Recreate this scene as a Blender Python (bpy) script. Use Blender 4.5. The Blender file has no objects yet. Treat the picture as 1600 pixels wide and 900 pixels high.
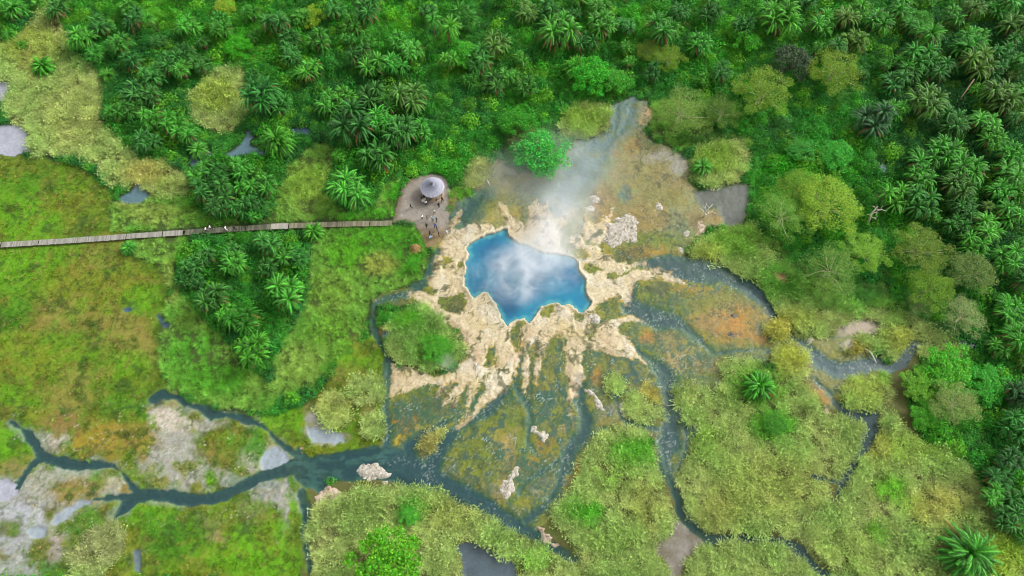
import bpy, math, random
import numpy as np
from mathutils import Vector, Matrix

random.seed(7)
RNG = np.random.default_rng(11)
PI = math.pi
SC = bpy.context.scene
COL = SC.collection

# ------------------------------------------------------------------ camera, sky, sun, exposure
CAM_H, PITCH, FPX = 120.0, math.radians(65), 1081.0
cam_data = bpy.data.cameras.new('camera')
cam_data.sensor_width = 36.0
cam_data.lens = FPX / 1600 * 36.0
cam_data.clip_end = 20000
cam = bpy.data.objects.new('camera', cam_data)
COL.objects.link(cam)
cam.location = (0, 0, CAM_H)
cam.rotation_euler = (PI / 2 - PITCH, 0, 0)
SC.camera = cam

SUN_EL, SUN_AZ = math.radians(40), math.radians(62)      # azimuth from +Y towards +X
world = bpy.data.worlds.new('World')
SC.world = world
world.use_nodes = True
wn = world.node_tree
for n in list(wn.nodes):
    wn.nodes.remove(n)
w_out = wn.nodes.new('ShaderNodeOutputWorld')
w_bg = wn.nodes.new('ShaderNodeBackground')
w_sky = wn.nodes.new('ShaderNodeTexSky')
w_sky.sky_type = 'NISHITA'
w_sky.sun_disc = False
w_sky.sun_elevation = SUN_EL
w_sky.sun_rotation = SUN_AZ
w_sky.dust_density = 3.0
w_hsv = wn.nodes.new('ShaderNodeHueSaturation')
w_hsv.inputs['Saturation'].default_value = 0.1
w_bg.inputs['Strength'].default_value = 0.145
wn.links.new(w_sky.outputs[0], w_hsv.inputs['Color'])
wn.links.new(w_hsv.outputs[0], w_bg.inputs['Color'])
wn.links.new(w_bg.outputs[0], w_out.inputs['Surface'])

sun_data = bpy.data.lights.new('sun', 'SUN')
sun_data.energy = 1.3
sun_data.angle = math.radians(14)
sun_data.color = (1.0, 0.96, 0.9)
sun = bpy.data.objects.new('sun', sun_data)
COL.objects.link(sun)
sd = Vector((math.sin(SUN_AZ) * math.cos(SUN_EL), math.cos(SUN_AZ) * math.cos(SUN_EL), math.sin(SUN_EL)))
sun.rotation_euler = sd.to_track_quat('Z', 'Y').to_euler()
sun.location = (0, 60, 150)

SC.view_settings.view_transform = 'Standard'
SC.view_settings.look = 'None'
SC.view_settings.exposure = 1.2
SC.view_settings.gamma = 1.0
SC.view_settings.use_curve_mapping = False
SC.render.engine = 'CYCLES'
SC.cycles.filter_width = 1.0
SC.cycles.max_bounces = 6
SC.cycles.diffuse_bounces = 3
SC.cycles.transparent_max_bounces = 12
SC.cycles.volume_bounces = 2
SC.cycles.volume_step_rate = 2.0
SC.cycles.volume_max_steps = 128

# ------------------------------------------------------------------ survey: photo point -> place on the ground
SP, CP = math.sin(PITCH), math.cos(PITCH)


def at(u, v, z=0.0):
    a, b = (u - 800.0), (450.0 - v)
    dx, dy, dz = a, b * SP + FPX * CP, b * CP - FPX * SP
    t = (z - CAM_H) / dz
    return Vector((dx * t, dy * t, z))


def to_px(x, y, z=0.0):
    rz = z - CAM_H
    d = y * CP - rz * SP
    return 800.0 + FPX * x / d, 450.0 - FPX * (y * SP + rz * CP) / d


def scale_at(v):                                  # pixels of the photograph per metre on the ground
    p = at(800, v)
    return FPX / (p.y * CP + CAM_H * SP)


def S(r, g, b, k=1.0):
    def f(c):
        c /= 255.0
        return (c / 12.92 if c <= 0.04045 else ((c + 0.055) / 1.055) ** 2.4)
    return np.array([f(r) * k, f(g) * k, f(b) * k])


# ------------------------------------------------------------------ noise
def _hash(ix, iy, seed):
    h = (ix.astype(np.int64) * 374761393 + iy.astype(np.int64) * 668265263 + seed * 974634777) & 0xFFFFFFFF
    h = ((h ^ (h >> 13)) * 1274126177) & 0xFFFFFFFF
    h = (h ^ (h >> 16)) & 0xFFFFFFFF
    return h


def perlin(x, y, seed=0):
    x0, y0 = np.floor(x), np.floor(y)
    fx, fy = x - x0, y - y0
    ix, iy = x0.astype(np.int64), y0.astype(np.int64)

    def g(dx, dy):
        a = _hash(ix + dx, iy + dy, seed) * (2 * PI / 4294967296.0)
        return np.cos(a) * (fx - dx) + np.sin(a) * (fy - dy)
    sx, sy = fx * fx * fx * (fx * (fx * 6 - 15) + 10), fy * fy * fy * (fy * (fy * 6 - 15) + 10)
    n0 = g(0, 0) * (1 - sx) + g(1, 0) * sx
    n1 = g(0, 1) * (1 - sx) + g(1, 1) * sx
    return (n0 * (1 - sy) + n1 * sy) * 1.5


def fbm(x, y, size, octaves=4, seed=0, gain=0.5):
    out, amp, f, tot = 0.0, 1.0, 1.0 / size, 0.0
    for o in range(octaves):
        out = out + amp * perlin(x * f + 17.3 * o, y * f - 9.1 * o, seed + o * 31)
        tot += amp
        amp *= gain
        f *= 2.03
    return out / tot


def rand01(x, y, cell, seed):
    return _hash(np.floor(x / cell), np.floor(y / cell), seed) / 4294967296.0


def sstep(a, b, x):
    t = np.clip((x - a) / (b - a), 0, 1)
    return t * t * (3 - 2 * t)


# ------------------------------------------------------------------ outlines, in photograph coordinates on the ground
def sdf(poly, u, v, closed=True):
    P = np.asarray(poly, float)
    n = len(P)
    best = np.full(u.shape, 1e12)
    inside = np.zeros(u.shape, bool)
    for i in range(n if closed else n - 1):
        ax, ay = P[i][:2]
        bx, by = P[(i + 1) % n][:2]
        ex, ey = bx - ax, by - ay
        L = ex * ex + ey * ey + 1e-9
        t = np.clip(((u - ax) * ex + (v - ay) * ey) / L, 0, 1)
        if closed:
            d = (u - ax - t * ex) ** 2 + (v - ay - t * ey) ** 2
            best = np.minimum(best, d)
            c = (ay > v) != (by > v)
            with np.errstate(divide='ignore', invalid='ignore'):
                xi = ax + (v - ay) * ex / (ey if abs(ey) > 1e-9 else 1e-9)
            inside ^= c & (u < xi)
        else:
            wa, wb = P[i][2], P[i + 1][2]
            d = np.sqrt((u - ax - t * ex) ** 2 + (v - ay - t * ey) ** 2) - (wa + (wb - wa) * t) * 0.5
            best = np.minimum(best, d)
    if closed:
        d = np.sqrt(best)
        return np.where(inside, d, -d)            # positive inside
    return -best


def box_of(P, pad):
    P = np.asarray(P, float)
    w = P[:, 2].max() if P.shape[1] > 2 else 0
    return P[:, 0].min() - pad - w, P[:, 0].max() + pad + w, P[:, 1].min() - pad - w, P[:, 1].max() + pad + w


POOL = [(787, 358), (772, 364), (760, 367), (747, 373), (738, 378), (729, 387), (733, 398), (727, 412), (730, 420), (725, 432), (727, 447),
        (734, 455), (741, 467), (747, 459), (757, 455), (764, 457), (769, 466), (775, 475), (781, 486), (784, 497), (792, 509), (797, 504),
        (806, 499), (820, 497), (827, 505), (833, 496), (840, 487), (846, 478), (854, 475), (863, 473), (873, 473), (880, 477), (890, 474), (897, 479),
        (904, 486), (912, 488), (919, 482), (924, 470), (917, 462), (914, 450), (916, 438), (909, 428), (904, 420), (903, 410), (896, 403),
        (884, 399), (866, 396), (850, 396), (838, 390), (826, 384), (812, 380), (801, 374), (794, 366), (792, 357)]

# channels: (u, v, width)
STREAMS = {
    'dark teal stream winding along the lower left mud flats': [
        [(178, 813, 8), (190, 796, 14), (207, 781, 17), (230, 774, 17), (262, 775, 16), (300, 784, 17), (335, 780, 17), (367, 766, 18), (400, 750, 18), (433, 737, 20), (467, 727, 24)],
        [(20, 659, 6), (40, 676, 11), (57, 697, 18), (66, 714, 19), (93, 723, 13), (123, 728, 12), (153, 725, 11), (177, 729, 10), (193, 741, 10), (204, 757, 10), (218, 773, 11)],
        [(64, 716, 8), (40, 736, 8), (27, 760, 9), (7, 774, 10), (-30, 780, 10)],
        [(212, 779, 5), (180, 777, 5), (147, 780, 4)]],
    'broad blue green river flowing below the hot spring': [
        [(467, 727, 24), (500, 728, 40), (540, 728, 48), (580, 722, 50), (620, 727, 58), (660, 742, 46), (700, 760, 32), (733, 776, 30), (767, 795, 27), (793, 813, 25), (827, 830, 22), (850, 846, 17), (875, 862, 15), (903, 878, 10)],
        [(480, 740, 40), (500, 757, 30)],
        [(470, 770, 14), (476, 800, 12), (474, 830, 8), (480, 870, 8), (484, 895, 8)],
        [(640, 720, 30), (636, 700, 24), (655, 680, 18), (685, 665, 12), (705, 655, 6)],
        [(668, 735, 40), (690, 700, 22), (704, 680, 20), (716, 668, 12), (740, 655, 16), (765, 640, 20), (790, 612, 16)],
        [(805, 600, 10), (822, 630, 14), (830, 655, 10), (825, 690, 6), (838, 710, 6)],
        [(604, 700, 20), (607, 668, 12), (604, 633, 9), (606, 600, 10), (606, 575, 11), (602, 550, 9), (592, 533, 7), (583, 513, 6)]],
    'narrow blue stream entering the river from the left meadow': [
        [(240, 622, 16), (250, 616, 10), (277, 621, 10), (300, 634, 11), (333, 647, 11), (360, 649, 12), (400, 662, 10), (420, 673, 9), (433, 689, 10), (457, 706, 11), (480, 718, 16)]],
    'foaming green channel curving down from the right of the sinter': [
        [(985, 478, 30), (1007, 491, 34), (1030, 500, 34), (1053, 503, 26), (1075, 515, 16), (1093, 532, 11), (1117, 553, 7), (1150, 548, 6), (1200, 546, 5)],
        [(990, 445, 14), (985, 465, 24)],
        [(997, 547, 8), (1017, 563, 14), (1037, 580, 26), (1046, 597, 28), (1047, 630, 20), (1050, 660, 24), (1046, 690, 42), (1040, 712, 22), (1043, 740, 16), (1053, 768, 15), (1063, 800, 16), (1083, 823, 17), (1110, 843, 18), (1150, 840, 14), (1200, 841, 13), (1237, 850, 12), (1258, 868, 12), (1277, 889, 12), (1300, 903, 8)],
        [(1060, 640, 10), (1072, 670, 10), (1073, 700, 6), (1058, 735, 5)],
        [(962, 618, 10), (968, 640, 7), (980, 660, 7), (1005, 665, 9), (1030, 672, 8)]],
    'dark foaming channel dropping below the sinter fan': [
        [(903, 590, 18), (905, 627, 24), (918, 655, 22), (912, 680, 26), (892, 700, 24), (884, 727, 22), (874, 755, 14), (853, 790, 12), (822, 815, 18)],
        [(880, 715, 6), (850, 735, 10), (822, 752, 6), (812, 770, 6)],
        [(925, 668, 5), (945, 668, 4)]],
    'deep blue stream along the reeds right of the sinter': [
        [(1000, 412, 10), (1030, 413, 30), (1065, 420, 44), (1100, 424, 40), (1130, 430, 26), (1155, 443, 22), (1178, 457, 20), (1198, 475, 20), (1207, 492, 16)],
        [(1232, 516, 14), (1250, 530, 15), (1265, 547, 19), (1285, 567, 24), (1310, 580, 26), (1340, 575, 30), (1365, 568, 24), (1392, 577, 15), (1410, 566, 15), (1420, 546, 14), (1430, 535, 8)],
        [(1276, 598, 5), (1298, 614, 6), (1310, 633, 9), (1327, 648, 14), (1350, 650, 16), (1364, 652, 18), (1358, 680, 18), (1350, 698, 22), (1338, 713, 12), (1331, 737, 11), (1318, 755, 9), (1308, 775, 6), (1306, 800, 3)],
        [(1370, 650, 8), (1377, 630, 6)],
        [(1270, 742, 3), (1300, 752, 10), (1318, 755, 8)]],
    'steaming pale blue stream entering the field from the trees': [
        [(990, 156, 9), (965, 166, 12), (960, 190, 16), (958, 208, 16), (945, 222, 22), (925, 240, 44), (908, 265, 46), (890, 292, 40), (872, 318, 30)],
        [(985, 165, 14), (978, 190, 14), (968, 205, 10)]],
    'teal stream between the clearing and the sinter': [
        [(757, 300, 8), (738, 318, 18), (720, 335, 20), (706, 344, 14), (700, 352, 8)],
        [(725, 357, 10), (722, 345, 10)]],
    'shallow green stream passing left of the sinter': [
        [(684, 392, 8), (678, 412, 11), (668, 435, 14), (652, 452, 14), (633, 460, 12), (606, 466, 12), (588, 472, 8), (583, 486, 5), (582, 505, 5)]],
    'small dark channel under the right end of the mats': [
        [(1440, 537, 5), (1500, 535, 5), (1540, 541, 6)]],
}
PONDS = {
    'grey blue pond at the right edge of the mats': [(1086, 299), (1120, 293), (1165, 288), (1173, 296), (1166, 330), (1155, 353), (1135, 350), (1124, 330), (1119, 322), (1100, 328), (1092, 318)],
    'pale lavender pond at the left edge': [(-60, 195), (20, 196), (40, 200), (46, 215), (45, 235), (22, 245), (-20, 240), (-60, 235)],
    'small grey pond above the lavender one': [(-40, 125), (12, 127), (20, 132), (10, 145), (6, 160), (-40, 162)],
    'thin blue pool curving behind the left palms': [(352, 240), (368, 233), (380, 218), (386, 204), (395, 203), (396, 214), (392, 228), (410, 235), (412, 242), (385, 240), (362, 246)],
    'blue pool beside the yellow reeds': [(294, 244), (308, 238), (330, 233), (334, 240), (318, 246), (302, 261), (298, 258)],
    'small blue pool below the yellow reeds': [(186, 311), (205, 299), (210, 287), (220, 285), (226, 298), (236, 307), (218, 318), (196, 318)],
    'dark pool behind the palms left of the hut': [(455, 199), (478, 197), (487, 203), (482, 209), (458, 210)],
    'smoky blue pond in the reeds at the bottom': [(708, 852), (735, 846), (756, 850), (770, 862), (790, 872), (806, 884), (812, 910), (722, 910), (726, 880)],
    'tiny pool in the brown meadow': [(190, 483), (203, 477), (211, 480), (203, 487), (194, 488)],
    'second tiny pool nearer the palms': [(243, 492), (250, 490), (256, 500), (267, 506), (264, 512), (252, 506)],
    'shallow grey pool above the river': [(480, 668), (505, 672), (514, 668), (537, 680), (538, 692), (512, 693), (488, 690)],
    'pale pool on the mud left of the river': [(408, 706), (432, 697), (448, 708), (455, 722), (430, 732), (408, 735)],
    'pale blue puddle on the lowest mud flat': [(42, 826), (60, 822), (74, 826), (70, 840), (56, 844), (46, 836)],
    'long pale blue pool on the lower left mud': [(78, 818), (84, 804), (104, 792), (128, 782), (140, 781), (142, 787), (118, 797), (104, 812), (86, 822)],
    'tiny blue pool under the right hand trees': [(1376, 258), (1386, 256), (1388, 270), (1378, 270)],
    'narrow pool in the green bank at the bottom': [(208, 862), (218, 858), (222, 880), (220, 897), (209, 892)],
    'little dark pool left of the round reed island': [(598, 516), (612, 515), (612, 524), (604, 528), (598, 524)],
    'milky shallow pool filling the grey mud hollow': [(-60, 762), (8, 748), (26, 756), (30, 770), (12, 782), (-60, 790)],
}
MAT_FIELD = [(694, 348), (706, 325), (735, 300), (762, 268), (772, 246), (800, 262), (830, 272), (862, 268), (880, 240), (896, 220), (935, 217), (955, 205), (952, 166), (985, 153), (1012, 158), (1020, 180), (1008, 203),
             (1020, 222), (1060, 236), (1082, 262), (1078, 285), (1090, 297), (1165, 285), (1176, 296), (1168, 332), (1156, 356), (1110, 352), (1082, 380), (1070, 398), (1120, 410), (1165, 450), (1205, 478),
             (1216, 500), (1245, 515), (1310, 520), (1345, 525), (1370, 560), (1400, 580), (1330, 605), (1325, 640), (1290, 640), (1265, 600), (1245, 570), (1215, 555), (1180, 570), (1140, 566), (1128, 600), (1105, 640), (1085, 690), (1062, 730), (1050, 770),
             (1034, 730), (1022, 690), (1000, 668), (960, 668), (935, 680), (915, 705), (897, 735), (880, 775), (855, 815), (830, 835), (790, 825), (740, 790), (690, 765), (640, 750), (590, 715), (596, 660), (598, 600), (600, 566), (640, 576), (700, 584), (722, 556), (715, 520), (690, 495),
             (650, 475), (600, 478), (580, 470), (600, 455), (650, 450), (670, 425), (680, 395), (668, 378), (682, 355)]
CLEARING = [(612, 349), (618, 334), (622, 312), (630, 293), (640, 280), (655, 275), (672, 272), (690, 274), (700, 284), (703, 297), (699, 312), (700, 330), (703, 345), (700, 362), (690, 374), (676, 386), (664, 386), (660, 372), (652, 357), (640, 349), (625, 347)]
SINTER = [
    # ring round the pool with its lobes
    [(700, 352), (707, 347), (712, 352), (706, 366), (716, 358), (730, 350), (752, 347), (772, 356), (788, 355), (792, 345), (783, 330), (781, 320), (789, 322), (793, 318), (796, 332), (806, 345), (818, 352), (826, 348), (830, 336), (826, 322), (838, 318), (850, 322), (855, 316), (856, 330),
     (872, 346), (884, 338), (877, 350), (872, 362), (880, 385), (892, 398), (905, 405), (898, 392), (888, 368), (905, 372), (912, 382), (922, 388), (912, 362), (914, 335), (926, 352), (938, 348), (945, 336), (957, 327), (948, 343), (942, 358), (944, 372), (938, 384), (944, 398), (958, 407), (980, 415), (1002, 411), (990, 419), (976, 427), (960, 436), (985, 425), (1000, 420), (1020, 421), (1038, 424), (1050, 434), (1072, 443), (1058, 442), (1035, 437), (1022, 432), (1000, 436), (992, 438), (990, 455), (982, 470), (978, 474), (965, 464), (950, 470),
     (930, 478), (926, 490), (924, 505), (940, 507), (960, 500), (985, 495), (1004, 503), (985, 502), (965, 510), (968, 520), (982, 528), (994, 545), (1001, 561), (985, 556), (966, 560), (945, 550), (925, 545), (910, 548), (908, 560), (912, 580), (908, 600), (898, 615), (890, 602), (882, 578), (886, 545), (884, 530),
     (872, 522), (862, 530), (852, 545), (848, 558), (843, 545), (835, 530), (825, 545), (815, 556), (808, 575), (800, 595), (790, 610), (770, 625), (750, 640), (735, 655), (725, 662), (722, 658), (735, 644), (752, 622), (768, 605), (778, 580), (776, 562),
     (764, 575), (752, 596), (744, 622), (738, 636), (738, 610), (730, 598), (718, 610), (702, 628), (700, 625), (708, 605), (695, 612), (680, 620), (684, 606), (690, 596), (668, 600), (640, 606), (618, 616), (612, 614), (611, 590), (612, 566),
     (628, 572), (660, 582), (690, 585), (706, 575), (726, 566), (731, 556), (728, 535), (718, 520), (700, 506), (688, 500), (680, 488), (668, 470), (655, 462), (640, 458), (655, 455), (675, 462), (690, 455), (672, 452), (668, 444), (672, 430), (682, 408), (690, 398), (692, 380), (700, 368)],
]
SINTER_HOLES = [
    [(688, 466), (712, 464), (728, 470), (728, 484), (710, 488), (694, 482), (686, 474)],
    [(688, 405), (700, 400), (706, 410), (696, 414), (688, 410)],
    [(712, 418), (722, 412), (720, 420), (712, 424)],
    [(714, 458), (724, 456), (728, 464), (718, 466)],
    [(803, 512), (812, 500), (822, 500), (812, 525), (808, 548), (800, 535), (798, 522)],
    [(812, 532), (818, 528), (822, 540), (816, 549), (811, 544)],
    [(844, 486), (854, 478), (868, 477), (868, 487), (852, 495), (844, 495)],
    [(862, 543), (874, 524), (884, 528), (884, 560), (882, 590), (872, 600), (850, 600), (852, 570)],
    [(899, 488), (910, 492), (916, 504), (904, 505), (898, 497)],
    [(935, 480), (970, 470), (988, 490), (966, 498), (944, 502), (930, 492)],
    [(915, 412), (934, 416), (940, 422), (926, 426), (914, 422)],
    [(945, 428), (960, 424), (968, 432), (950, 436)],
    [(908, 372), (926, 374), (930, 380), (918, 384), (908, 380)],
    [(896, 392), (908, 384), (915, 392), (922, 402), (912, 404), (900, 400)],
    [(762, 545), (770, 540), (772, 560), (764, 575), (758, 572)],
    [(917, 514), (926, 512), (930, 526), (920, 530)],
    [(700, 600), (714, 592), (718, 600), (704, 612), (696, 618)],
]
# colours of the mats: (u, v, radius u, radius v, colour, strength)
OLIVE, DKOL, ORNG, BRWN, TEAL, MOSS, GREY, TAN, YELO, DKGR = (S(118, 118, 44), S(78, 84, 44), S(168, 118, 36), S(134, 122, 72), S(58, 100, 98), S(104, 122, 26), S(150, 148, 134), S(176, 150, 100), S(186, 160, 44), S(62, 76, 48))
BLOBS = [
    (1140, 500, 60, 32, ORNG, .9), (1185, 525, 30, 12, ORNG, .8), (1085, 455, 45, 9, ORNG, .8), (1110, 500, 28, 20, BRWN, .6), (1060, 470, 70, 20, MOSS, .8), (1120, 470, 50, 20, OLIVE, .8), (1190, 500, 30, 25, OLIVE, .5),
    (1015, 528, 22, 9, ORNG, 1.0), (1050, 545, 40, 25, BRWN, .8), (1040, 520, 30, 10, BRWN, .5), (1010, 555, 25, 15, MOSS, .9), (1080, 590, 40, 14, MOSS, .9), (1060, 570, 22, 14, TAN, .5), (1100, 570, 20, 15, BRWN, .7), (1100, 530, 25, 15, MOSS, .5),
    (1270, 610, 22, 16, ORNG, .9), (1290, 625, 20, 8, ORNG, .7), (1290, 590, 36, 18, OLIVE, .8), (1255, 560, 22, 20, DKOL, .7), (1290, 540, 36, 12, OLIVE, .8),
    (1010, 340, 45, 26, ORNG, .45), (1000, 330, 40, 30, BRWN, .6), (940, 320, 24, 36, ORNG, .6), (955, 300, 20, 26, BRWN, .7), (1030, 375, 40, 14, MOSS, .8), (1060, 350, 26, 22, TEAL, .35), (1010, 395, 45, 10, ORNG, .5), (980, 280, 50, 22, OLIVE, .6), (1000, 260, 50, 34, BRWN, .6),
    (975, 225, 30, 14, ORNG, .35), (1050, 290, 34, 30, BRWN, .9), (1040, 245, 36, 10, GREY, .8), (1062, 260, 14, 12, GREY, .9), (1005, 175, 12, 15, TAN, 1.0), (1130, 335, 26, 18, ORNG, .5), (1090, 340, 26, 22, BRWN, .9), (1040, 310, 34, 20, OLIVE, .5),
    (975, 305, 12, 14, TEAL, .7), (920, 300, 12, 40, TEAL, .4), (860, 300, 40, 30, TEAL, .55), (800, 290, 40, 34, OLIVE, .7), (760, 305, 24, 26, OLIVE, .9), (780, 335, 30, 18, YELO, .35), (825, 300, 20, 22, TEAL, .35), (820, 265, 36, 10, GREY, .7),
    (705, 320, 12, 14, BRWN, .9), (690, 372, 12, 10, BRWN, .9), (700, 340, 8, 14, YELO, .4), (695, 388, 5, 16, YELO, .95), (712, 305, 14, 10, TAN, .7), (735, 290, 20, 10, TAN, .5),
    (636, 660, 22, 18, ORNG, .9), (640, 645, 20, 8, BRWN, .5), (622, 686, 8, 12, YELO, .7), (655, 715, 22, 20, OLIVE, 1.), (650, 725, 20, 10, ORNG, .6), (668, 690, 22, 14, TAN, .5), (655, 640, 40, 22, DKGR, .6), (700, 630, 30, 20, DKOL, .6),
    (785, 680, 10, 30, YELO, .55), (790, 690, 22, 26, TAN, .5), (800, 715, 20, 26, BRWN, .8), (790, 660, 18, 22, MOSS, .7), (820, 700, 14, 26, MOSS, .8), (830, 730, 14, 16, ORNG, .5), (850, 660, 24, 20, OLIVE, .7), (735, 720, 30, 30, MOSS, .75), (765, 700, 16, 36, MOSS, .5), (745, 755, 30, 12, OLIVE, .6), (780, 765, 20, 16, BRWN, .8), (850, 690, 14, 14, ORNG, .6),
    (865, 580, 18, 30, OLIVE, .8), (830, 590, 20, 30, DKGR, .7), (930, 590, 8, 20, ORNG, .8), (925, 630, 8, 30, OLIVE, .7), (945, 560, 30, 12, DKOL, .5), (940, 600, 14, 20, DKOL, .6), (885, 660, 14, 16, TAN, .6), (865, 720, 22, 12, OLIVE, .5), (900, 735, 12, 14, ORNG, .8), (842, 760, 14, 18, GREY, .5), (852, 745, 20, 16, BRWN, .5), (885, 770, 18, 14, BRWN, .6), (935, 655, 30, 10, BRWN, .5),
    (958, 598, 10, 14, MOSS, .6), (985, 610, 18, 20, OLIVE, .6), (1000, 585, 24, 16, DKGR, .6), (960, 640, 20, 10, GREY, .5), (1075, 650, 30, 30, DKOL, .6), (1030, 725, 16, 30, GREY, .6), (1090, 645, 20, 14, BRWN, .6), (1085, 690, 18, 16, OLIVE, .6),
    (985, 440, 10, 16, TEAL, .5), (1030, 450, 24, 12, DKGR, .8), (1040, 470, 30, 10, DKOL, .5), (985, 400, 30, 12, DKGR, .6), (960, 400, 24, 8, DKGR, .5), (750, 320, 24, 20, MOSS, .4), (740, 335, 24, 14, DKGR, .5),
    (612, 500, 16, 10, ORNG, .7), (600, 505, 10, 16, ORNG, .7), (605, 535, 10, 10, MOSS, .6), (620, 470, 24, 8, DKOL, .8), (710, 476, 20, 10, DKOL, .8),
    (1340, 512, 34, 14, S(186, 172, 152), 1.0), (1325, 538, 10, 8, S(186, 172, 152), .9), (1360, 548, 18, 12, DKGR, .9), (1218, 432, 16, 9, TAN, .9), (1205, 425, 14, 6, TAN, .7),
]
# meadow and mud tones on the left
GRN1, GRN2, OLV2, TANM, MUD, PALE, GOLD = S(100, 160, 8), S(70, 132, 12), S(130, 138, 34), S(140, 132, 60), S(160, 160, 148), S(196, 186, 168), S(150, 130, 36)
MEADOW = [(-150, 240), (60, 244), (130, 262), (176, 300), (172, 345), (210, 372), (206, 398), (245, 415), (268, 452), (250, 500), (250, 560), (262, 606), (330, 640), (420, 650), (470, 640), (500, 610), (530, 560), (570, 530), (584, 520), (604, 560), (604, 640), (600, 700), (540, 715), (480, 760), (470, 905), (-150, 905)]
MEADOW_BLOBS = [
    (40, 330, 60, 50, GRN1, .9), (110, 310, 30, 30, OLV2, .6), (60, 290, 60, 20, GRN2, .6), (20, 420, 70, 40, GRN1, .8), (20, 490, 36, 30, GRN2, .9), (80, 400, 40, 20, GRN1, .7), (120, 450, 60, 40, OLV2, .6), (160, 400, 46, 26, TANM, .5), (200, 440, 40, 30, OLV2, .6),
    (100, 490, 50, 30, TANM, .7), (190, 520, 50, 46, TANM, .75), (230, 540, 16, 34, TANM, .7), (100, 560, 50, 40, GRN1, .5), (40, 560, 50, 40, OLV2, .7), (220, 470, 30, 24, GRN1, .8), (200, 570, 30, 24, GRN1, .8), (110, 620, 60, 22, TANM, .7), (30, 620, 40, 20, GRN1, .7), (180, 620, 40, 24, GRN2, .7), (220, 640, 16, 20, GRN2, .9), (130, 590, 40, 22, TANM, .6),
    (10, 690, 36, 30, GRN1, 1.0), (-60, 690, 60, 30, GRN1, 1.0),
    (330, 615, 60, 20, GRN2, .8), (440, 655, 40, 22, GRN1, .9), (455, 640, 20, 26, GRN1, .6), (480, 700, 60, 9, S(120, 136, 20), .9), (560, 560, 30, 26, GRN1, .5), (550, 590, 26, 20, TANM, .7), (580, 650, 22, 20, BRWN, .8), (555, 545, 18, 18, OLV2, .7), (530, 560, 14, 18, GRN1, .7),
    # mud flats
    (270, 700, 40, 70, MUD, 1.0), (262, 655, 30, 22, PALE, 1.0), (300, 660, 36, 12, PALE, .6), (330, 665, 30, 9, MUD, .9), (250, 720, 36, 30, MUD, .9), (300, 745, 60, 22, MUD, .7), (400, 712, 26, 26, MUD, .8), (430, 715, 22, 18, PALE, .8), (430, 770, 40, 22, S(150, 152, 146), 1.), (445, 790, 10, 36, S(160, 156, 150), .9), (380, 755, 50, 10, S(120, 140, 128), .7), (490, 660, 16, 26, S(150, 146, 144), .9), (510, 685, 26, 12, MUD, .7),
    (80, 690, 30, 16, MUD, .7), (92, 680, 14, 12, PALE, .6), (60, 780, 90, 50, MUD, .95), (20, 820, 60, 40, S(170, 174, 180), .9), (20, 870, 60, 50, S(160, 162, 166), .8), (85, 855, 18, 30, S(170, 156, 150), .8), (180, 760, 36, 14, PALE, .6), (190, 775, 26, 10, S(150, 150, 130), .8), (150, 830, 20, 40, S(150, 140, 110), .3), (100, 745, 60, 16, S(156, 160, 140), .9), (325, 830, 22, 24, S(166, 150, 120), .6), (390, 800, 26, 18, S(140, 136, 96), .6),
    (165, 685, 46, 28, GOLD, 1.0), (200, 680, 46, 24, S(146, 126, 44), .8), (130, 690, 16, 20, GOLD, 1.0), (150, 705, 24, 8, S(96, 104, 50), .5), (225, 700, 16, 20, S(150, 124, 40), .8), (60, 650, 60, 14, OLV2, .7), (100, 660, 30, 20, S(132, 110, 56), .9), (25, 735, 26, 16, S(130, 124, 60), .9), (110, 770, 36, 16, S(138, 118, 50), .9), (140, 755, 30, 12, S(138, 124, 56), .8), (195, 765, 10, 10, S(126, 112, 30), .9),
    (350, 690, 34, 26, S(112, 116, 22), .95), (340, 710, 20, 18, S(136, 118, 56), .8), (370, 690, 18, 18, GRN2, .7), (398, 690, 18, 32, GRN2, .9), (330, 748, 11, 10, GRN1, 1.0), (290, 730, 22, 9, OLV2, .8), (250, 755, 18, 10, OLV2, .8), (305, 760, 10, 9, OLV2, .9), (240, 735, 12, 12, OLV2, .6), (308, 652, 12, 7, OLV2, .8), (270, 625, 16, 10, S(160, 140, 90), .8), (244, 625, 8, 10, S(60, 66, 72), .9),
    (130, 815, 46, 22, GRN2, .8), (100, 805, 30, 16, S(120, 116, 40), .8), (60, 860, 22, 20, S(104, 112, 24), .9), (15, 825, 22, 14, S(90, 104, 26), .8), (5, 872, 10, 10, S(110, 110, 40), .8), (230, 810, 40, 26, GRN1, .95), (270, 840, 60, 36, GRN2, .9), (310, 790, 20, 9, S(116, 124, 30), .8), (370, 860, 60, 40, GRN1, .9), (430, 840, 20, 40, GRN1, .9), (458, 790, 8, 30, GRN1, .8), (420, 880, 50, 30, GRN1, 1.0), (200, 850, 30, 30, OLV2, .7), (80, 890, 30, 14, GRN2, .8), (340, 840, 16, 10, S(150, 130, 90), .7), (475, 790, 8, 24, GRN2, .6), (460, 760, 6, 14, GRN2, .8),
]

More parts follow.
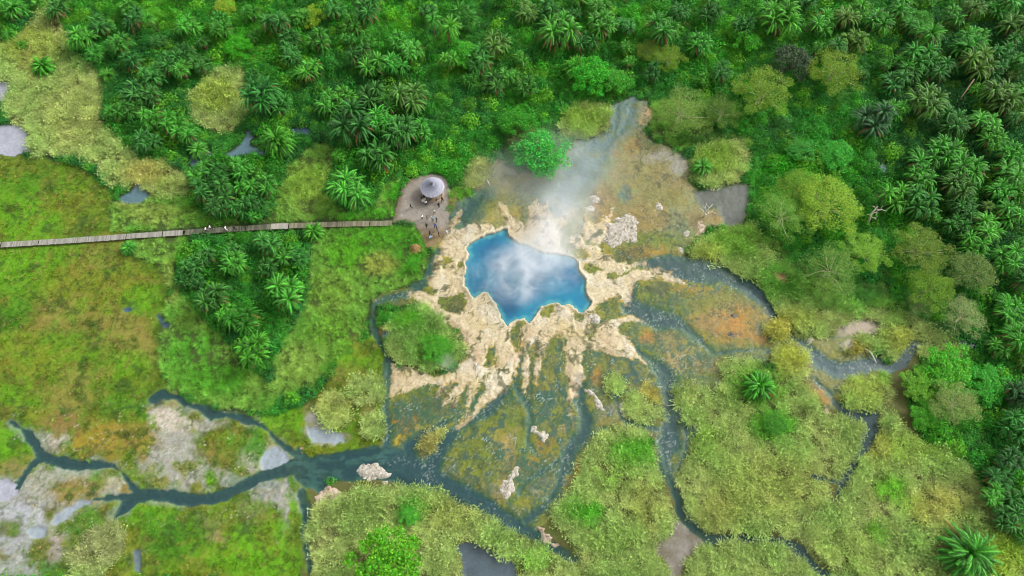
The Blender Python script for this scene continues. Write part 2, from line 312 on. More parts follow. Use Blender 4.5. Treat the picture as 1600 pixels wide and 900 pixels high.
# vegetation patches: kind, label, outline
REED_PATCHES = [
    ('broad bed of yellow green reeds between the two right hand streams', [(1128, 572), (1150, 560), (1180, 566), (1205, 580), (1232, 590), (1262, 605), (1276, 628), (1290, 648), (1320, 655), (1345, 658), (1352, 668), (1345, 686), (1334, 705), (1326, 728), (1316, 748), (1296, 750), (1300, 790), (1296, 830), (1290, 890), (1268, 866), (1245, 845), (1205, 833), (1160, 830), (1115, 834), (1090, 818), (1070, 792), (1060, 760), (1062, 735), (1080, 705), (1094, 680), (1100, 650), (1128, 600)]),
    ('pale yellow reeds filling the lower right corner', [(1362, 690), (1372, 660), (1392, 640), (1405, 660), (1435, 690), (1478, 706), (1515, 735), (1540, 770), (1570, 800), (1600, 830), (1700, 850), (1720, 960), (1310, 960), (1300, 900), (1286, 880), (1300, 830), (1308, 790), (1322, 760), (1336, 742), (1342, 716), (1358, 702)]),
    ('central bed of yellow green reeds below the sinter', [(930, 682), (955, 670), (985, 668), (1005, 676), (1016, 700), (1022, 725), (1034, 760), (1050, 790), (1058, 815), (1040, 838), (1028, 855), (1040, 880), (1046, 960), (900, 960), (900, 885), (912, 870), (895, 855), (865, 815), (862, 800), (880, 785), (900, 765), (906, 735), (914, 708)]),
    ('rounded bed of dull green reeds at the bottom below the river', [(492, 790), (515, 776), (545, 772), (575, 760), (610, 756), (660, 758), (690, 770), (725, 786), (760, 800), (785, 816), (815, 832), (845, 850), (872, 868), (900, 882), (905, 960), (820, 960), (810, 890), (775, 856), (730, 842), (706, 852), (720, 885), (722, 960), (480, 960), (486, 870), (474, 830), (482, 808)]),
    ('low reeds along the bottom edge below the curving stream', [(1078, 868), (1100, 855), (1140, 848), (1180, 852), (1225, 856), (1248, 870), (1266, 890), (1280, 960), (1060, 960), (1068, 895)]),
    ('yellow green reeds sloping down from the grove to the blue stream', [(1075, 392), (1095, 378), (1120, 362), (1160, 352), (1180, 346), (1186, 380), (1215, 408), (1235, 420), (1262, 450), (1300, 470), (1345, 480), (1395, 484), (1415, 520), (1418, 545), (1405, 565), (1392, 566), (1372, 550), (1352, 540), (1372, 524), (1378, 505), (1345, 498), (1312, 510), (1305, 522), (1280, 525), (1248, 524), (1225, 508), (1210, 485), (1195, 462), (1172, 448), (1158, 440), (1150, 428), (1140, 442), (1126, 428), (1112, 408), (1085, 405)]),
    ('golden reeds on the tip of the pale mud bank', [(1318, 545), (1332, 530), (1350, 524), (1362, 530), (1352, 542), (1340, 556), (1324, 556)]),
    ('tawny reeds over the top left marsh', [(-150, 70), (20, 70), (50, 35), (72, 5), (95, 12), (100, 40), (112, 60), (115, 90), (148, 108), (162, 130), (158, 165), (165, 205), (195, 232), (215, 250), (262, 258), (290, 270), (298, 300), (262, 312), (232, 302), (205, 292), (170, 290), (156, 262), (120, 246), (84, 244), (50, 240), (46, 205), (20, 192), (10, 165), (20, 130), (-20, 118), (-150, 110)]),
    ('small yellow reed patch among the top left palms', [(300, 150), (318, 128), (345, 112), (378, 106), (386, 140), (384, 180), (362, 208), (330, 205), (304, 186), (300, 165)]),
    ('yellow reed tongue at the head of the steaming stream', [(872, 198), (885, 176), (905, 164), (935, 162), (950, 170), (955, 190), (952, 208), (936, 214), (905, 214), (880, 212)]),
    ('pale reeds around the small dark bush right of the field', [(1080, 258), (1095, 232), (1120, 222), (1150, 218), (1170, 240), (1164, 270), (1150, 284), (1110, 290), (1085, 284)]),
    ('round reed island in the bend of the right stream', [(1316, 608), (1326, 588), (1345, 572), (1372, 572), (1390, 588), (1392, 612), (1382, 636), (1352, 642), (1328, 638), (1318, 625)]),
    ('reed clump on the left bank of the foaming channel', [(1050, 625), (1056, 606), (1072, 600), (1095, 606), (1108, 622), (1110, 642), (1100, 656), (1078, 662), (1060, 654)]),
    ('reed clump beside the white crust in the channels', [(972, 632), (978, 618), (990, 614), (1004, 622), (1010, 636), (1026, 634), (1038, 645), (1034, 656), (1010, 660), (985, 656), (973, 648)]),
    ('reed strip curling above the bare patch in the channels', [(1000, 600), (1012, 598), (1026, 608), (1030, 620), (1040, 634), (1026, 632), (1010, 616), (998, 610)]),
    ('small yellow reed tuft below the sinter fan', [(944, 600), (948, 588), (960, 585), (971, 592), (970, 608), (958, 615), (946, 612)]),
    ('dry reeds crowning the orange islet in the river', [(648, 690), (655, 676), (672, 680), (690, 678), (692, 690), (684, 700), (680, 712), (664, 702), (655, 704)]),
    ('pale reed tongue between the orange mat and the stream', [(1203, 566), (1208, 548), (1225, 540), (1252, 545), (1264, 556), (1260, 576), (1258, 592), (1240, 590), (1220, 580)]),
    ('short reeds at the end of the orange mat', [(1194, 525), (1200, 505), (1218, 502), (1232, 515), (1230, 530), (1210, 534)]),
    ('pale bushy reeds above the left bank of the river', [(500, 650), (506, 620), (520, 612), (540, 622), (548, 645), (542, 662), (520, 670), (504, 664)]),
    ('pale reed bush at the mouth of the left channel', [(545, 615), (556, 590), (580, 582), (600, 595), (602, 625), (585, 632), (560, 634)]),
    ('dry reed bush between the brown bank and the channel', [(565, 668), (570, 652), (585, 645), (600, 650), (600, 675), (590, 684), (572, 680)]),
    ('round island of grey green sedge left of the sinter', [(606, 512), (618, 496), (640, 482), (665, 480), (688, 492), (704, 512), (718, 530), (722, 548), (712, 566), (690, 580), (662, 580), (634, 570), (614, 560), (610, 540)]),
    ('dry sedge at the edge of the dirt clearing', [(725, 285), (735, 272), (735, 255), (748, 250), (765, 255), (770, 270), (756, 282), (745, 294), (730, 298)]),
    ('pale straw bush on the lower left mud', [(105, 870), (120, 845), (150, 825), (180, 815), (200, 825), (195, 850), (185, 875), (150, 905), (110, 905)]),
    ('reeds fringing the right hand jungle under the acacias', [(1395, 484), (1440, 500), (1500, 545), (1500, 560), (1440, 556), (1425, 540), (1416, 515)]),
]
GRASS_PATCHES = [
    ('bright green grass mound between the boardwalk and the sinter', [(500, 356), (560, 352), (612, 352), (640, 354), (655, 362), (664, 385), (668, 400), (662, 425), (650, 442), (620, 452), (590, 458), (578, 470), (574, 500), (566, 525), (540, 545), (515, 575), (490, 606), (440, 618), (425, 600), (432, 560), (455, 520), (478, 480), (484, 430), (488, 385)]),
    ('green grass strip along the upper side of the boardwalk', [(172, 352), (178, 318), (235, 305), (290, 305), (330, 345), (420, 345), (430, 310), (452, 262), (480, 232), (510, 222), (528, 240), (505, 300), (545, 335), (585, 325), (600, 290), (628, 280), (620, 310), (614, 340), (560, 346), (470, 347), (420, 350), (330, 356), (250, 361), (172, 366)]),
    ('mixed grass slope between the meadow and the dark palms', [(205, 374), (280, 368), (300, 372), (270, 420), (285, 460), (318, 500), (345, 520), (372, 560), (400, 585), (430, 600), (440, 620), (420, 645), (340, 636), (266, 604), (250, 560), (252, 510), (270, 455), (246, 414), (208, 396)]),
    ('small green grass knoll right of the thatched hut', [(700, 305), (708, 294), (722, 288), (734, 296), (732, 306), (718, 314), (704, 318)]),
    ('grey green grass under the right hand acacias', [(1186, 360), (1240, 400), (1310, 440), (1380, 440), (1400, 480), (1345, 482), (1290, 470), (1240, 440), (1190, 400)]),
    ('dark grass under the trees right of the field', [(1020, 160), (1060, 150), (1110, 200), (1180, 220), (1170, 236), (1150, 216), (1095, 228), (1070, 236), (1030, 222), (1012, 205)]),
]
BANKS = [(470, 760), (600, 745), (840, 840), (895, 700), (1060, 690), (1110, 560), (1300, 590), (1410, 560), (1440, 545), (1420, 640), (1440, 690), (1600, 830), (1720, 960), (470, 960)]
GRAVEL = [(1056, 812), (1068, 812), (1082, 830), (1104, 848), (1080, 866), (1066, 885), (1066, 960), (1046, 960), (1042, 880), (1024, 862), (1022, 850), (1044, 836)]
NOT_FOREST = [BANKS, MEADOW, MAT_FIELD, CLEARING] + [p for _, p in REED_PATCHES] + [p for _, p in GRASS_PATCHES]
WALK = [(-60, 386), (0, 382.5), (50, 379.5), (100, 376.5), (150, 373), (210, 368.5), (290, 363), (330, 360), (383, 356.5), (424, 354), (450, 353), (500, 351), (560, 349.5), (614, 348.5)]

# ------------------------------------------------------------------ small helpers
def tag(o, label=None, cat=None, group=None, kind=None):
    for k, v in (('label', label), ('category', cat), ('group', group), ('kind', kind)):
        if v:
            o[k] = v
    return o


def mesh_np(name, verts, faces, k):
    """faces: flat int array of k-gons"""
    me = bpy.data.meshes.new(name)
    nf = len(faces) // k
    me.vertices.add(len(verts))
    me.vertices.foreach_set('co', np.ascontiguousarray(verts, dtype=np.float32).ravel())
    me.loops.add(len(faces))
    me.loops.foreach_set('vertex_index', np.ascontiguousarray(faces, dtype=np.int32))
    me.polygons.add(nf)
    me.polygons.foreach_set('loop_start', np.arange(nf, dtype=np.int32) * k)
    me.update(calc_edges=True)
    return me


def link(name, me, mat=None, parent=None):
    o = bpy.data.objects.new(name, me)
    COL.objects.link(o)
    if mat:
        me.materials.append(mat)
    if parent:
        o.parent = parent
    return o


def empty(name, loc, rz=0):
    o = bpy.data.objects.new(name, None)
    COL.objects.link(o)
    o.location = loc
    o.rotation_euler = (0, 0, rz)
    o.empty_display_size = 0.3
    return o


class MB:
    """collects boxes, tubes and loose faces into one mesh"""
    def __init__(s):
        s.v, s.f, s.m = [], [], []

    def add(s, vs, fs, m=0):
        b = len(s.v)
        s.v += [tuple(p) for p in vs]
        s.f += [tuple(i + b for i in f) for f in fs]
        s.m += [m] * len(fs)

    def box(s, c, size, rz=0, m=0):
        x, y, z = size[0] / 2, size[1] / 2, size[2] / 2
        R = Matrix.Rotation(rz, 3, 'Z')
        vs = [Vector(c) + R @ Vector((a * x, b * y, d * z)) for d in (-1, 1) for a, b in ((-1, -1), (1, -1), (1, 1), (-1, 1))]
        s.add(vs, [(3, 2, 1, 0), (4, 5, 6, 7), (0, 1, 5, 4), (1, 2, 6, 5), (2, 3, 7, 6), (3, 0, 4, 7)], m)

    def tube(s, pts, rad, n=7, m=0):
        pts = [Vector(p) for p in pts]
        rings = []
        for i, p in enumerate(pts):
            d = (pts[min(i + 1, len(pts) - 1)] - pts[max(i - 1, 0)]).normalized()
            a = d.orthogonal().normalized()
            b = d.cross(a)
            rings.append([p + (a * math.cos(2 * PI * k / n) + b * math.sin(2 * PI * k / n)) * rad[i] for k in range(n)])
        # keep rings from twisting
        for i in range(1, len(rings)):
            best = min(range(n), key=lambda k: (rings[i][k] - rings[i - 1][0]).length - 0)
            rings[i] = rings[i][best:] + rings[i][:best]
            if n > 2 and (rings[i][1] - rings[i - 1][1]).length > (rings[i][-1] - rings[i - 1][1]).length:
                rings[i] = [rings[i][0]] + rings[i][:0:-1]
        vs = [p for r in rings for p in r]
        fs = []
        for i in range(len(rings) - 1):
            for k in range(n):
                fs.append((i * n + k, i * n + (k + 1) % n, (i + 1) * n + (k + 1) % n, (i + 1) * n + k))
        fs.append(tuple(range(n))[::-1])
        fs.append(tuple((len(rings) - 1) * n + k for k in range(n)))
        s.add(vs, fs, m)

    def mesh(s, name, smooth=False):
        me = bpy.data.meshes.new(name)
        me.from_pydata(s.v, [], s.f)
        me.polygons.foreach_set('material_index', s.m)
        if smooth:
            me.polygons.foreach_set('use_smooth', [True] * len(me.polygons))
        me.update()
        return me

    def build(s, name, mat, parent=None, smooth=False):
        return link(name, s.mesh(name, smooth), mat, parent)


# ------------------------------------------------------------------ materials
def new_mat(name):
    m = bpy.data.materials.new(name)
    m.use_nodes = True
    nt = m.node_tree
    for n in list(nt.nodes):
        nt.nodes.remove(n)
    return m, nt


def N(nt, kind, **kw):
    n = nt.nodes.new(kind)
    for k, v in kw.items():
        setattr(n, k, v)
    return n


def mat_plain(name, col, rough=0.8, noise=0.25, scale=3.0, metallic=0.0, bump=0.2, spec=0.3):
    m, nt = new_mat(name)
    out = N(nt, 'ShaderNodeOutputMaterial')
    b = N(nt, 'ShaderNodeBsdfPrincipled')
    tc = N(nt, 'ShaderNodeTexCoord')
    nz = N(nt, 'ShaderNodeTexNoise')
    nz.inputs['Scale'].default_value = scale
    nz.inputs['Detail'].default_value = 6
    mx = N(nt, 'ShaderNodeMix', data_type='RGBA')
    mx.inputs[6].default_value = (*[c * (1 - noise) for c in col], 1)
    mx.inputs[7].default_value = (*[min(1, c * (1 + noise)) for c in col], 1)
    b.inputs['Roughness'].default_value = rough
    b.inputs['Metallic'].default_value = metallic
    b.inputs['Specular IOR Level'].default_value = spec
    bp = N(nt, 'ShaderNodeBump')
    bp.inputs['Strength'].default_value = bump
    bp.inputs['Distance'].default_value = 0.05
    nt.links.new(tc.outputs['Object'], nz.inputs['Vector'])
    nt.links.new(nz.outputs['Fac'], mx.inputs[0])
    nt.links.new(mx.outputs[2], b.inputs['Base Color'])
    nt.links.new(nz.outputs['Fac'], bp.inputs['Height'])
    nt.links.new(bp.outputs[0], b.inputs['Normal'])
    nt.links.new(b.outputs[0], out.inputs['Surface'])
    return m


def mat_leaf(name, source, var=0.35, hue=0.03, trans=0.4, rough=0.55, attr=None):
    """leaf colour from the plant's own tint, varied leaf by leaf"""
    m, nt = new_mat(name)
    out = N(nt, 'ShaderNodeOutputMaterial')
    if source == 'instance':
        src = N(nt, 'ShaderNodeAttribute', attribute_type='INSTANCER', attribute_name='tint').outputs['Color']
    else:
        src = N(nt, 'ShaderNodeObjectInfo').outputs['Color']
    geo = N(nt, 'ShaderNodeNewGeometry')
    hs = N(nt, 'ShaderNodeHueSaturation')
    mr = N(nt, 'ShaderNodeMapRange')
    mr.inputs['To Min'].default_value = 1 - var
    mr.inputs['To Max'].default_value = 1 + var
    mh = N(nt, 'ShaderNodeMapRange')
    mh.inputs['To Min'].default_value = 0.5 - hue
    mh.inputs['To Max'].default_value = 0.5 + hue
    mul = N(nt, 'ShaderNodeMath', operation='MULTIPLY')
    mul.inputs[1].default_value = 7.31
    fr = N(nt, 'ShaderNodeMath', operation='FRACT')
    nt.links.new(geo.outputs['Random Per Island'], mr.inputs['Value'])
    nt.links.new(geo.outputs['Random Per Island'], mul.inputs[0])
    nt.links.new(mul.outputs[0], fr.inputs[0])
    nt.links.new(fr.outputs[0], mh.inputs['Value'])
    nt.links.new(mr.outputs[0], hs.inputs['Value'])
    nt.links.new(mh.outputs[0], hs.inputs['Hue'])
    if attr:
        ta = N(nt, 'ShaderNodeAttribute', attribute_name=attr)
        sc_ = N(nt, 'ShaderNodeVectorMath', operation='SCALE')
        nt.links.new(src, sc_.inputs[0])
        nt.links.new(ta.outputs['Fac'], sc_.inputs['Scale'])
        src = sc_.outputs[0]
        td = N(nt, 'ShaderNodeAttribute', attribute_name='dead')
        md = N(nt, 'ShaderNodeMix', data_type='RGBA')
        md.inputs[7].default_value = (*S(116, 92, 54), 1)
        nt.links.new(td.outputs['Fac'], md.inputs[0])
        nt.links.new(src, md.inputs[6])
        src = md.outputs[2]
    nt.links.new(src, hs.inputs['Color'])
    b = N(nt, 'ShaderNodeBsdfPrincipled')
    b.inputs['Roughness'].default_value = rough
    b.inputs['Specular IOR Level'].default_value = 0.15
    t = N(nt, 'ShaderNodeBsdfTranslucent')
    mix = N(nt, 'ShaderNodeMixShader')
    mix.inputs[0].default_value = trans
    nt.links.new(hs.outputs[0], b.inputs['Base Color'])
    nt.links.new(hs.outputs[0], t.inputs['Color'])
    nt.links.new(b.outputs[0], mix.inputs[1])
    nt.links.new(t.outputs[0], mix.inputs[2])
    nt.links.new(mix.outputs[0], out.inputs['Surface'])
    return m


M_REED = mat_leaf('reed_blades', 'instance', var=0.4, hue=0.012, trans=0.4)
M_UNDER = mat_leaf('undergrowth_leaves', 'instance', var=0.4, hue=0.02, trans=0.4, rough=0.5)
M_PALM = mat_leaf('palm_fronds', 'object', var=0.2, hue=0.012, trans=0.2, rough=0.5, attr='tone')
M_LEAF = mat_leaf('tree_leaves', 'object', var=0.4, hue=0.02, trans=0.3, rough=0.5)
M_BARK = mat_plain('palm_bark', S(96, 80, 62), 0.9, 0.4, 4)
M_PALEBARK = mat_plain('pale_bark', S(176, 170, 140), 0.85, 0.25, 4)

# ------------------------------------------------------------------ ground sheet
GX0, GX1, GY0, GY1, ST = -134.0, 134.0, -8.0, 146.0, 0.2
far = [20, 45, 90, 180, 400, 900, 2200, 6000]
fine_x = np.arange(GX0, GX1 + 1e-6, ST)
fine_y = np.arange(GY0, GY1 + 1e-6, ST)
NXF, NYF = len(fine_x), len(fine_y)
gx = np.concatenate([[GX0 - f for f in far[::-1]], fine_x, [GX1 + f for f in far]])
gy = np.concatenate([[GY0 - f for f in far[::-1]], fine_y, [GY1 + f for f in far]])
NX, NY = len(gx), len(gy)
X, Y = [a.ravel() for a in np.meshgrid(gx, gy)]
inner = (X > GX0 - 1) & (X < GX1 + 1) & (Y > GY0 - 1) & (Y < GY1 + 1)
dcam = np.maximum(Y * CP + CAM_H * SP, 20.0)
U = 800.0 + FPX * X / dcam
V = 450.0 - FPX * (Y * SP - CAM_H * CP) / dcam
U = np.where(inner, U, -9999.0)
WAU = fbm(X, Y, 3.0, 3, 1)
WAV = fbm(X, Y, 3.0, 3, 2)
WBU = fbm(X, Y, 0.9, 2, 3)
WBV = fbm(X, Y, 0.9, 2, 4)
WU1, WV1 = U + WAU * 5 + WBU * 3, V + WAV * 4 + WBV * 2.5       # natural edges
WU2, WV2 = U + WAU * 12 + WBU * 5, V + WAV * 10 + WBV * 4      # ragged edges
n_big = fbm(X, Y, 9.0, 4, 5)
n_mid = fbm(X, Y, 2.6, 4, 6)
n_fine = fbm(X, Y, 0.9, 3, 7, 0.7)
hsh = rand01(X + 500, Y + 500, ST * 0.999, 3)

pc = at(815, 432)                                                # heart of the spring
ang = np.arctan2(Y - pc.y, X - pc.x)
rad = np.hypot(X - pc.x, Y - pc.y) + 1e-3
ang = ang + 0.16 * fbm(X, Y, 4.5, 3, 41) + 0.07 * fbm(X, Y, 1.3, 2, 42)
streak = fbm(ang * 9.0 + 0.5 * fbm(X, Y, 5.0, 2, 40), np.log(rad) * 2.0, 1.0, 4, 8, 0.6)
streak_fine = fbm(ang * 20.0, np.log(rad) * 7.0, 1.0, 3, 9, 0.65)
flow = fbm(X * 0.75 + Y * 0.4 + n_mid * 0.8, (Y * 0.75 - X * 0.4) * 0.35, 1.3, 3, 10)
ridged = np.abs(fbm(X, Y, 4.0, 4, 12))


def region(poly, wu, wv, pad=14, closed=True):
    x0, x1, y0, y1 = box_of(poly, pad + 14)
    idx = np.nonzero((U > x0) & (U < x1) & (V > y0) & (V < y1))[0]
    return idx, sdf(poly, wu[idx], wv[idx], closed)


def full(poly, wu, wv, pad=14, closed=True, default=-99.0):
    f = np.full(X.shape, default)
    i, d = region(poly, wu, wv, pad, closed)
    f[i] = d
    return f


soil = S(40, 66, 26)
C = np.tile(soil, (len(X), 1)) * (1 + 0.5 * n_mid[:, None])
RGH = np.full(X.shape, 0.9)
Z = 0.05 * n_mid


def over(col, m):
    global C
    i = np.nonzero(m > 0.002)[0]
    c = np.asarray(col)
    c = c[i] if c.ndim == 2 else c
    C[i] = C[i] * (1 - m[i, None]) + c * m[i, None]


def blob(u, v, ru, rv, col, k):
    i = np.nonzero((np.abs(U - u) < ru * 2.4) & (np.abs(V - v) < rv * 2.4))[0]
    d = np.hypot((WU2[i] - u) / ru, (WV2[i] - v) / rv)
    m = sstep(1.35, 0.5, d + 0.55 * n_mid[i] + 0.35 * flow[i] + 0.25 * n_fine[i]) * k
    C[i] = C[i] * (1 - m[:, None]) + col * m[:, None]


def mixc(a, b, t):
    t = np.clip(t, 0, 1)[:, None]
    return a * (1 - t) + b * t


# vegetated soil below grass and reeds
for _, P in REED_PATCHES:
    over(S(98, 96, 48) * 1.0, sstep(-2, 3, full(P, WU1, WV1)))
for _, P in GRASS_PATCHES:
    over(S(72, 96, 34), sstep(-2, 3, full(P, WU1, WV1)))

over(mixc(S(104, 100, 56), S(92, 104, 44), .5 + n_mid), sstep(-2, 3, full(BANKS, WU1, WV1)))
over(mixc(S(150, 144, 134), S(118, 110, 92), .5 + n_mid + .5 * n_fine), sstep(-2, 3, full(GRAVEL, WU1, WV1)))
# the meadow
mead = sstep(-3, 5, full(MEADOW, WU1, WV1))
mc = mixc(S(104, 122, 24), S(82, 122, 14), 0.5 + 0.9 * n_big)
mc = mixc(mc, S(142, 124, 52), sstep(0.05, 0.5, fbm(X, Y, 5, 4, 21)) * 0.6)
mc = mixc(mc, S(112, 158, 22), sstep(0.1, 0.45, fbm(X, Y, 6, 4, 22)) * 0.6)
mc = mc * (1 + 0.28 * n_fine[:, None] + 0.25 * n_mid[:, None])
over(mc, mead)
for b in MEADOW_BLOBS:
    blob(*b)
mudm = sstep(.0, .1, .55 - (C[:, 1] - C[:, 2]) / (C[:, 1] + 1e-4)) * mead
over(S(96, 150, 16), mead * .4 * (1 - mudm) * sstep(.08, .3, fbm(X, Y, 6.5, 4, 58, .6)))
over(S(132, 104, 44), mead * .35 * (1 - mudm) * sstep(.10, .34, fbm(X, Y, 7.5, 4, 59, .62)) * sstep(20, 60, U))
over(S(50, 82, 20), mead * .7 * (1 - mudm) * sstep(.14, .36, fbm(X, Y, 4.2, 4, 67, .6)))
over(S(92, 134, 22), mead * .35 * sstep(.05, .35, fbm(X, Y, 1.6, 4, 55, .65)))
over(S(136, 126, 48), mead * .4 * sstep(.1, .4, fbm(X, Y, 1.9, 4, 56, .65)))
over(S(60, 92, 22), mead * .5 * sstep(.12, .4, fbm(X, Y, 2.3, 4, 57, .65)))
md = mead > 0.3
C[md] *= (1.06 + 0.25 * n_fine[md] + 0.16 * n_mid[md] + .22 * fbm(X[md], Y[md], .5, 2, 54, .8))[:, None]
over(S(64, 70, 28), mead * 0.55 * sstep(0.10, 0.02, np.abs(fbm(X, Y, 3.2, 4, 25))) * sstep(-0.1, 0.35, fbm(X, Y, 7, 2, 26)))
wet_left = [(-150, 650), (60, 640), (250, 625), (430, 650), (470, 720), (470, 800), (440, 850), (300, 800), (180, 900), (-150, 905)]
wl = sstep(-8, 8, full(wet_left, WU1, WV1))
RGH -= 0.35 * wl
mudm = wl * sstep(.0, .1, .55 - (C[:, 1] - C[:, 2]) / (C[:, 1] + 1e-4))
over(S(108, 104, 92), mudm * .35 * sstep(0.09, 0.02, np.abs(fbm(X, Y, 2.4, 4, 27, .6))))
over(S(122, 118, 84), mudm * .4 * sstep(.1, .4, fbm(X, Y, 1.8, 4, 28, .65)))
over(S(206, 202, 194), mudm * .3 * sstep(.15, .4, fbm(X, Y, 1.4, 3, 29, .65)))
over(S(215, 212, 204), wl * (hsh > 0.965) * sstep(0.0, 0.3, n_mid) * 0.8)

# the mats round the spring
mats = sstep(-2, 2.5, full(MAT_FIELD, WU1, WV1))
base = mixc(S(92, 116, 32), S(144, 134, 38), 0.5 + 1.1 * streak)
base = mixc(base, S(54, 84, 58), sstep(-0.05, 0.4, streak_fine * 0.7 + n_mid * 0.5) * 0.85)
north = sstep(400, 330, V)
base = mixc(base, mixc(S(144, 138, 98), S(122, 134, 84), 0.5 + 1.3 * n_mid + .6 * flow), north * 0.85)
base = mixc(base, S(84, 116, 104), north * sstep(930, 850, U) * sstep(-.2, .4, n_mid + streak * .5) * 0.7)
over(base, mats)
for b in BLOBS:
    blob(*b)
mi = mats > 0.3
n_grit = fbm(X, Y, 0.5, 2, 52, 0.8)
C[mi] *= (1 + 0.28 * streak[mi] + 0.25 * n_fine[mi] + 0.2 * flow[mi] + 0.35 * n_grit[mi])[:, None]
# crinkled algae: dark pits and pale ridges drawn out along the flow
fl1 = fbm(ang * 14.0 + 1.2 * n_mid, np.log(rad) * 4.0 + 0.6 * n_mid, 1.0, 4, 53, 0.65)
over(S(52, 70, 40), mats * 0.65 * sstep(0.10, 0.35, fl1 + 0.35 * n_grit))
over(S(146, 142, 66), mats * 0.55 * sstep(0.12, 0.4, -fl1 + 0.3 * n_grit) * sstep(-.2, .3, n_big))
over(S(186, 180, 150), mats * 0.5 * (hsh > 0.94) * sstep(-.1, .2, fl1))
# thin dark run-off lines
over(S(40, 60, 40), mats * 0.6 * sstep(0.055, 0.01, np.abs(fbm(X + 2.5 * streak, Y, 4.5, 3, 44))) * sstep(-0.15, 0.3, fbm(X, Y, 8, 2, 45)))
over(S(128, 124, 34), mats * 0.4 * sstep(0.05, 0.01, np.abs(fbm(X, Y + 2 * n_mid, 3.5, 3, 47))))
# dark green run-off fans below the spring
south = sstep(500, 560, V)
over(S(44, 84, 76), mats * south * sstep(0.02, 0.25, streak + 0.4 * n_mid) * sstep(62, 24, rad) * 0.85)
for s_, (fa, fr, wd) in enumerate(((6.0, 1.4, .075), (11.0, 2.4, .08), (19.0, 4.0, .09))):
    thin = sstep(wd, wd * .3, np.abs(fbm(ang * fa + 0.4 * n_mid, np.log(rad) * fr + .3 * n_mid, 1.0, 3, 48 + s_ * 3)))
    over(mixc(S(38, 92, 84), S(56, 92, 52), .5 + n_mid), mats * np.clip(sstep(460, 540, V) + sstep(980, 1020, U) * sstep(400, 440, V), 0, 1) * thin * sstep(-0.25, 0.2, n_big + .3 * n_mid) * sstep(75, 40, rad) * 0.8)
RGH -= 0.35 * mats

# channels and ponds: beds, carved into the sheet
WATER = np.full(X.shape, -99.0)
BODY = np.full(X.shape, -1)
bodies = []
fl0 = fbm(ang * 11.0 + .8 * n_mid, np.log(rad) * 3.0, 1.0, 4, 63, .65)
for lab, lines in STREAMS.items():
    f = np.full(X.shape, -99.0)
    for L in lines:
        i, d = region(L, WU1 * 0.6 + U * 0.4, WV1 * 0.6 + V * 0.4, 8, False)
        f[i] = np.maximum(f[i], d)
    f = f + 2.0 * n_fine + 3.5 * flow + 2.0 * n_mid - mats * (2.6 + 6.0 * np.clip(fl0, -.6, .6)) + mats * 1.5 * n_grit + (1 - mats) * (3.0 * fbm(X, Y, 1.5, 3, 64) + 6.5 * fbm(X, Y, 5.0, 2, 66))
    bodies.append(('stream', lab, f))
for lab, P in PONDS.items():
    f = full(P, WU1, WV1) + 1.0 * n_fine
    bodies.append(('pond', lab, f))
for k, (_, lab, f) in enumerate(bodies):
    up = f > WATER
    BODY[up] = k
    WATER = np.maximum(WATER, f)
bank = sstep(-7, 0, WATER) * mats
over(S(70, 98, 44), np.clip(bank * 0.75 * (0.6 + 0.8 * sstep(-0.3, 0.3, n_mid)), 0, 1))
wm = np.where(mats > .5, sstep(-4.5, 3.0, WATER), sstep(-1.6, 2.0, WATER))
for k, (kind, lab, f) in enumerate(bodies):
    if 'steaming' in lab or 'between the clearing' in lab:
        wm = np.maximum(wm, sstep(-26, 6, f + 10 * n_mid) * .9 * mats)
        BODY = np.where((f > -20) & (f > WATER - .5) & (BODY != k) & (WATER < -6), k, BODY)
bed = mixc(S(44, 100, 84), S(28, 84, 78), 0.5 + n_mid + .5 * n_grit)
bed = mixc(bed, S(78, 124, 82), sstep(-0.1, 0.4, flow + 0.4 * n_mid + .3 * n_grit) * 0.7)
bed = mixc(bed, S(26, 92, 94), sstep(430, 560, U) * sstep(905, 800, U) * sstep(640, 700, V) * sstep(1.5, 7, WATER))
bed = mixc(bed, S(30, 88, 92), sstep(1130, 1180, U) * 0.8 * sstep(350, 420, V))
bed = mixc(bed, S(32, 92, 94), sstep(460, 400, U) * sstep(560, 620, V) * 0.7)
bands = fbm(X * .28 + .5 * n_mid, Y * 1.0 + 1.2 * n_big, 1.0, 3, 65)
bed = mixc(bed, S(70, 128, 116), sstep(0.02, 0.22, bands) * sstep(420, 450, U) * sstep(640, 600, U) * sstep(690, 705, V) * .75)
bed = mixc(bed, S(24, 76, 82), sstep(3, 9, WATER + 2 * bands) * .6 * (1 - .7 * (sstep(-.1, .2, bands) * sstep(420, 450, U) * sstep(640, 600, U))))
bed = mixc(bed, S(78, 126, 118), sstep(2.5, -1, WATER + 2.5 * n_mid) * .22)
pale = np.zeros(X.shape)
for k, (kind, lab, f) in enumerate(bodies):
    if 'steaming' in lab:
        bed = mixc(bed, mixc(S(112, 146, 140), S(124, 142, 98), sstep(0.0, .4, n_mid + flow * .5 + .4 * n_grit)), (BODY == k) * 1.0)
    elif kind == 'pond':
        c = S(104, 122, 128)
        if 'lavender' in lab or 'milky' in lab:
            c = S(176, 178, 190)
        elif 'grey blue' in lab:
            c = S(86, 92, 80)
        elif 'pale' in lab or 'grey pond' in lab or 'shallow grey' in lab:
            c = S(160, 172, 180)
        elif 'smoky' in lab:
            c = S(84, 100, 108)
        elif 'blue' in lab:
            c = S(92, 124, 134)
        elif 'grey blue' in lab:
            c = S(96, 108, 108)
        elif 'tiny' in lab or 'dark' in lab:
            c = S(60, 92, 110)
        bed = mixc(bed, np.tile(c, (len(X), 1)) * (1 + 0.25 * n_mid[:, None]), (BODY == k) * 1.0)
        pale[BODY == k] = 1
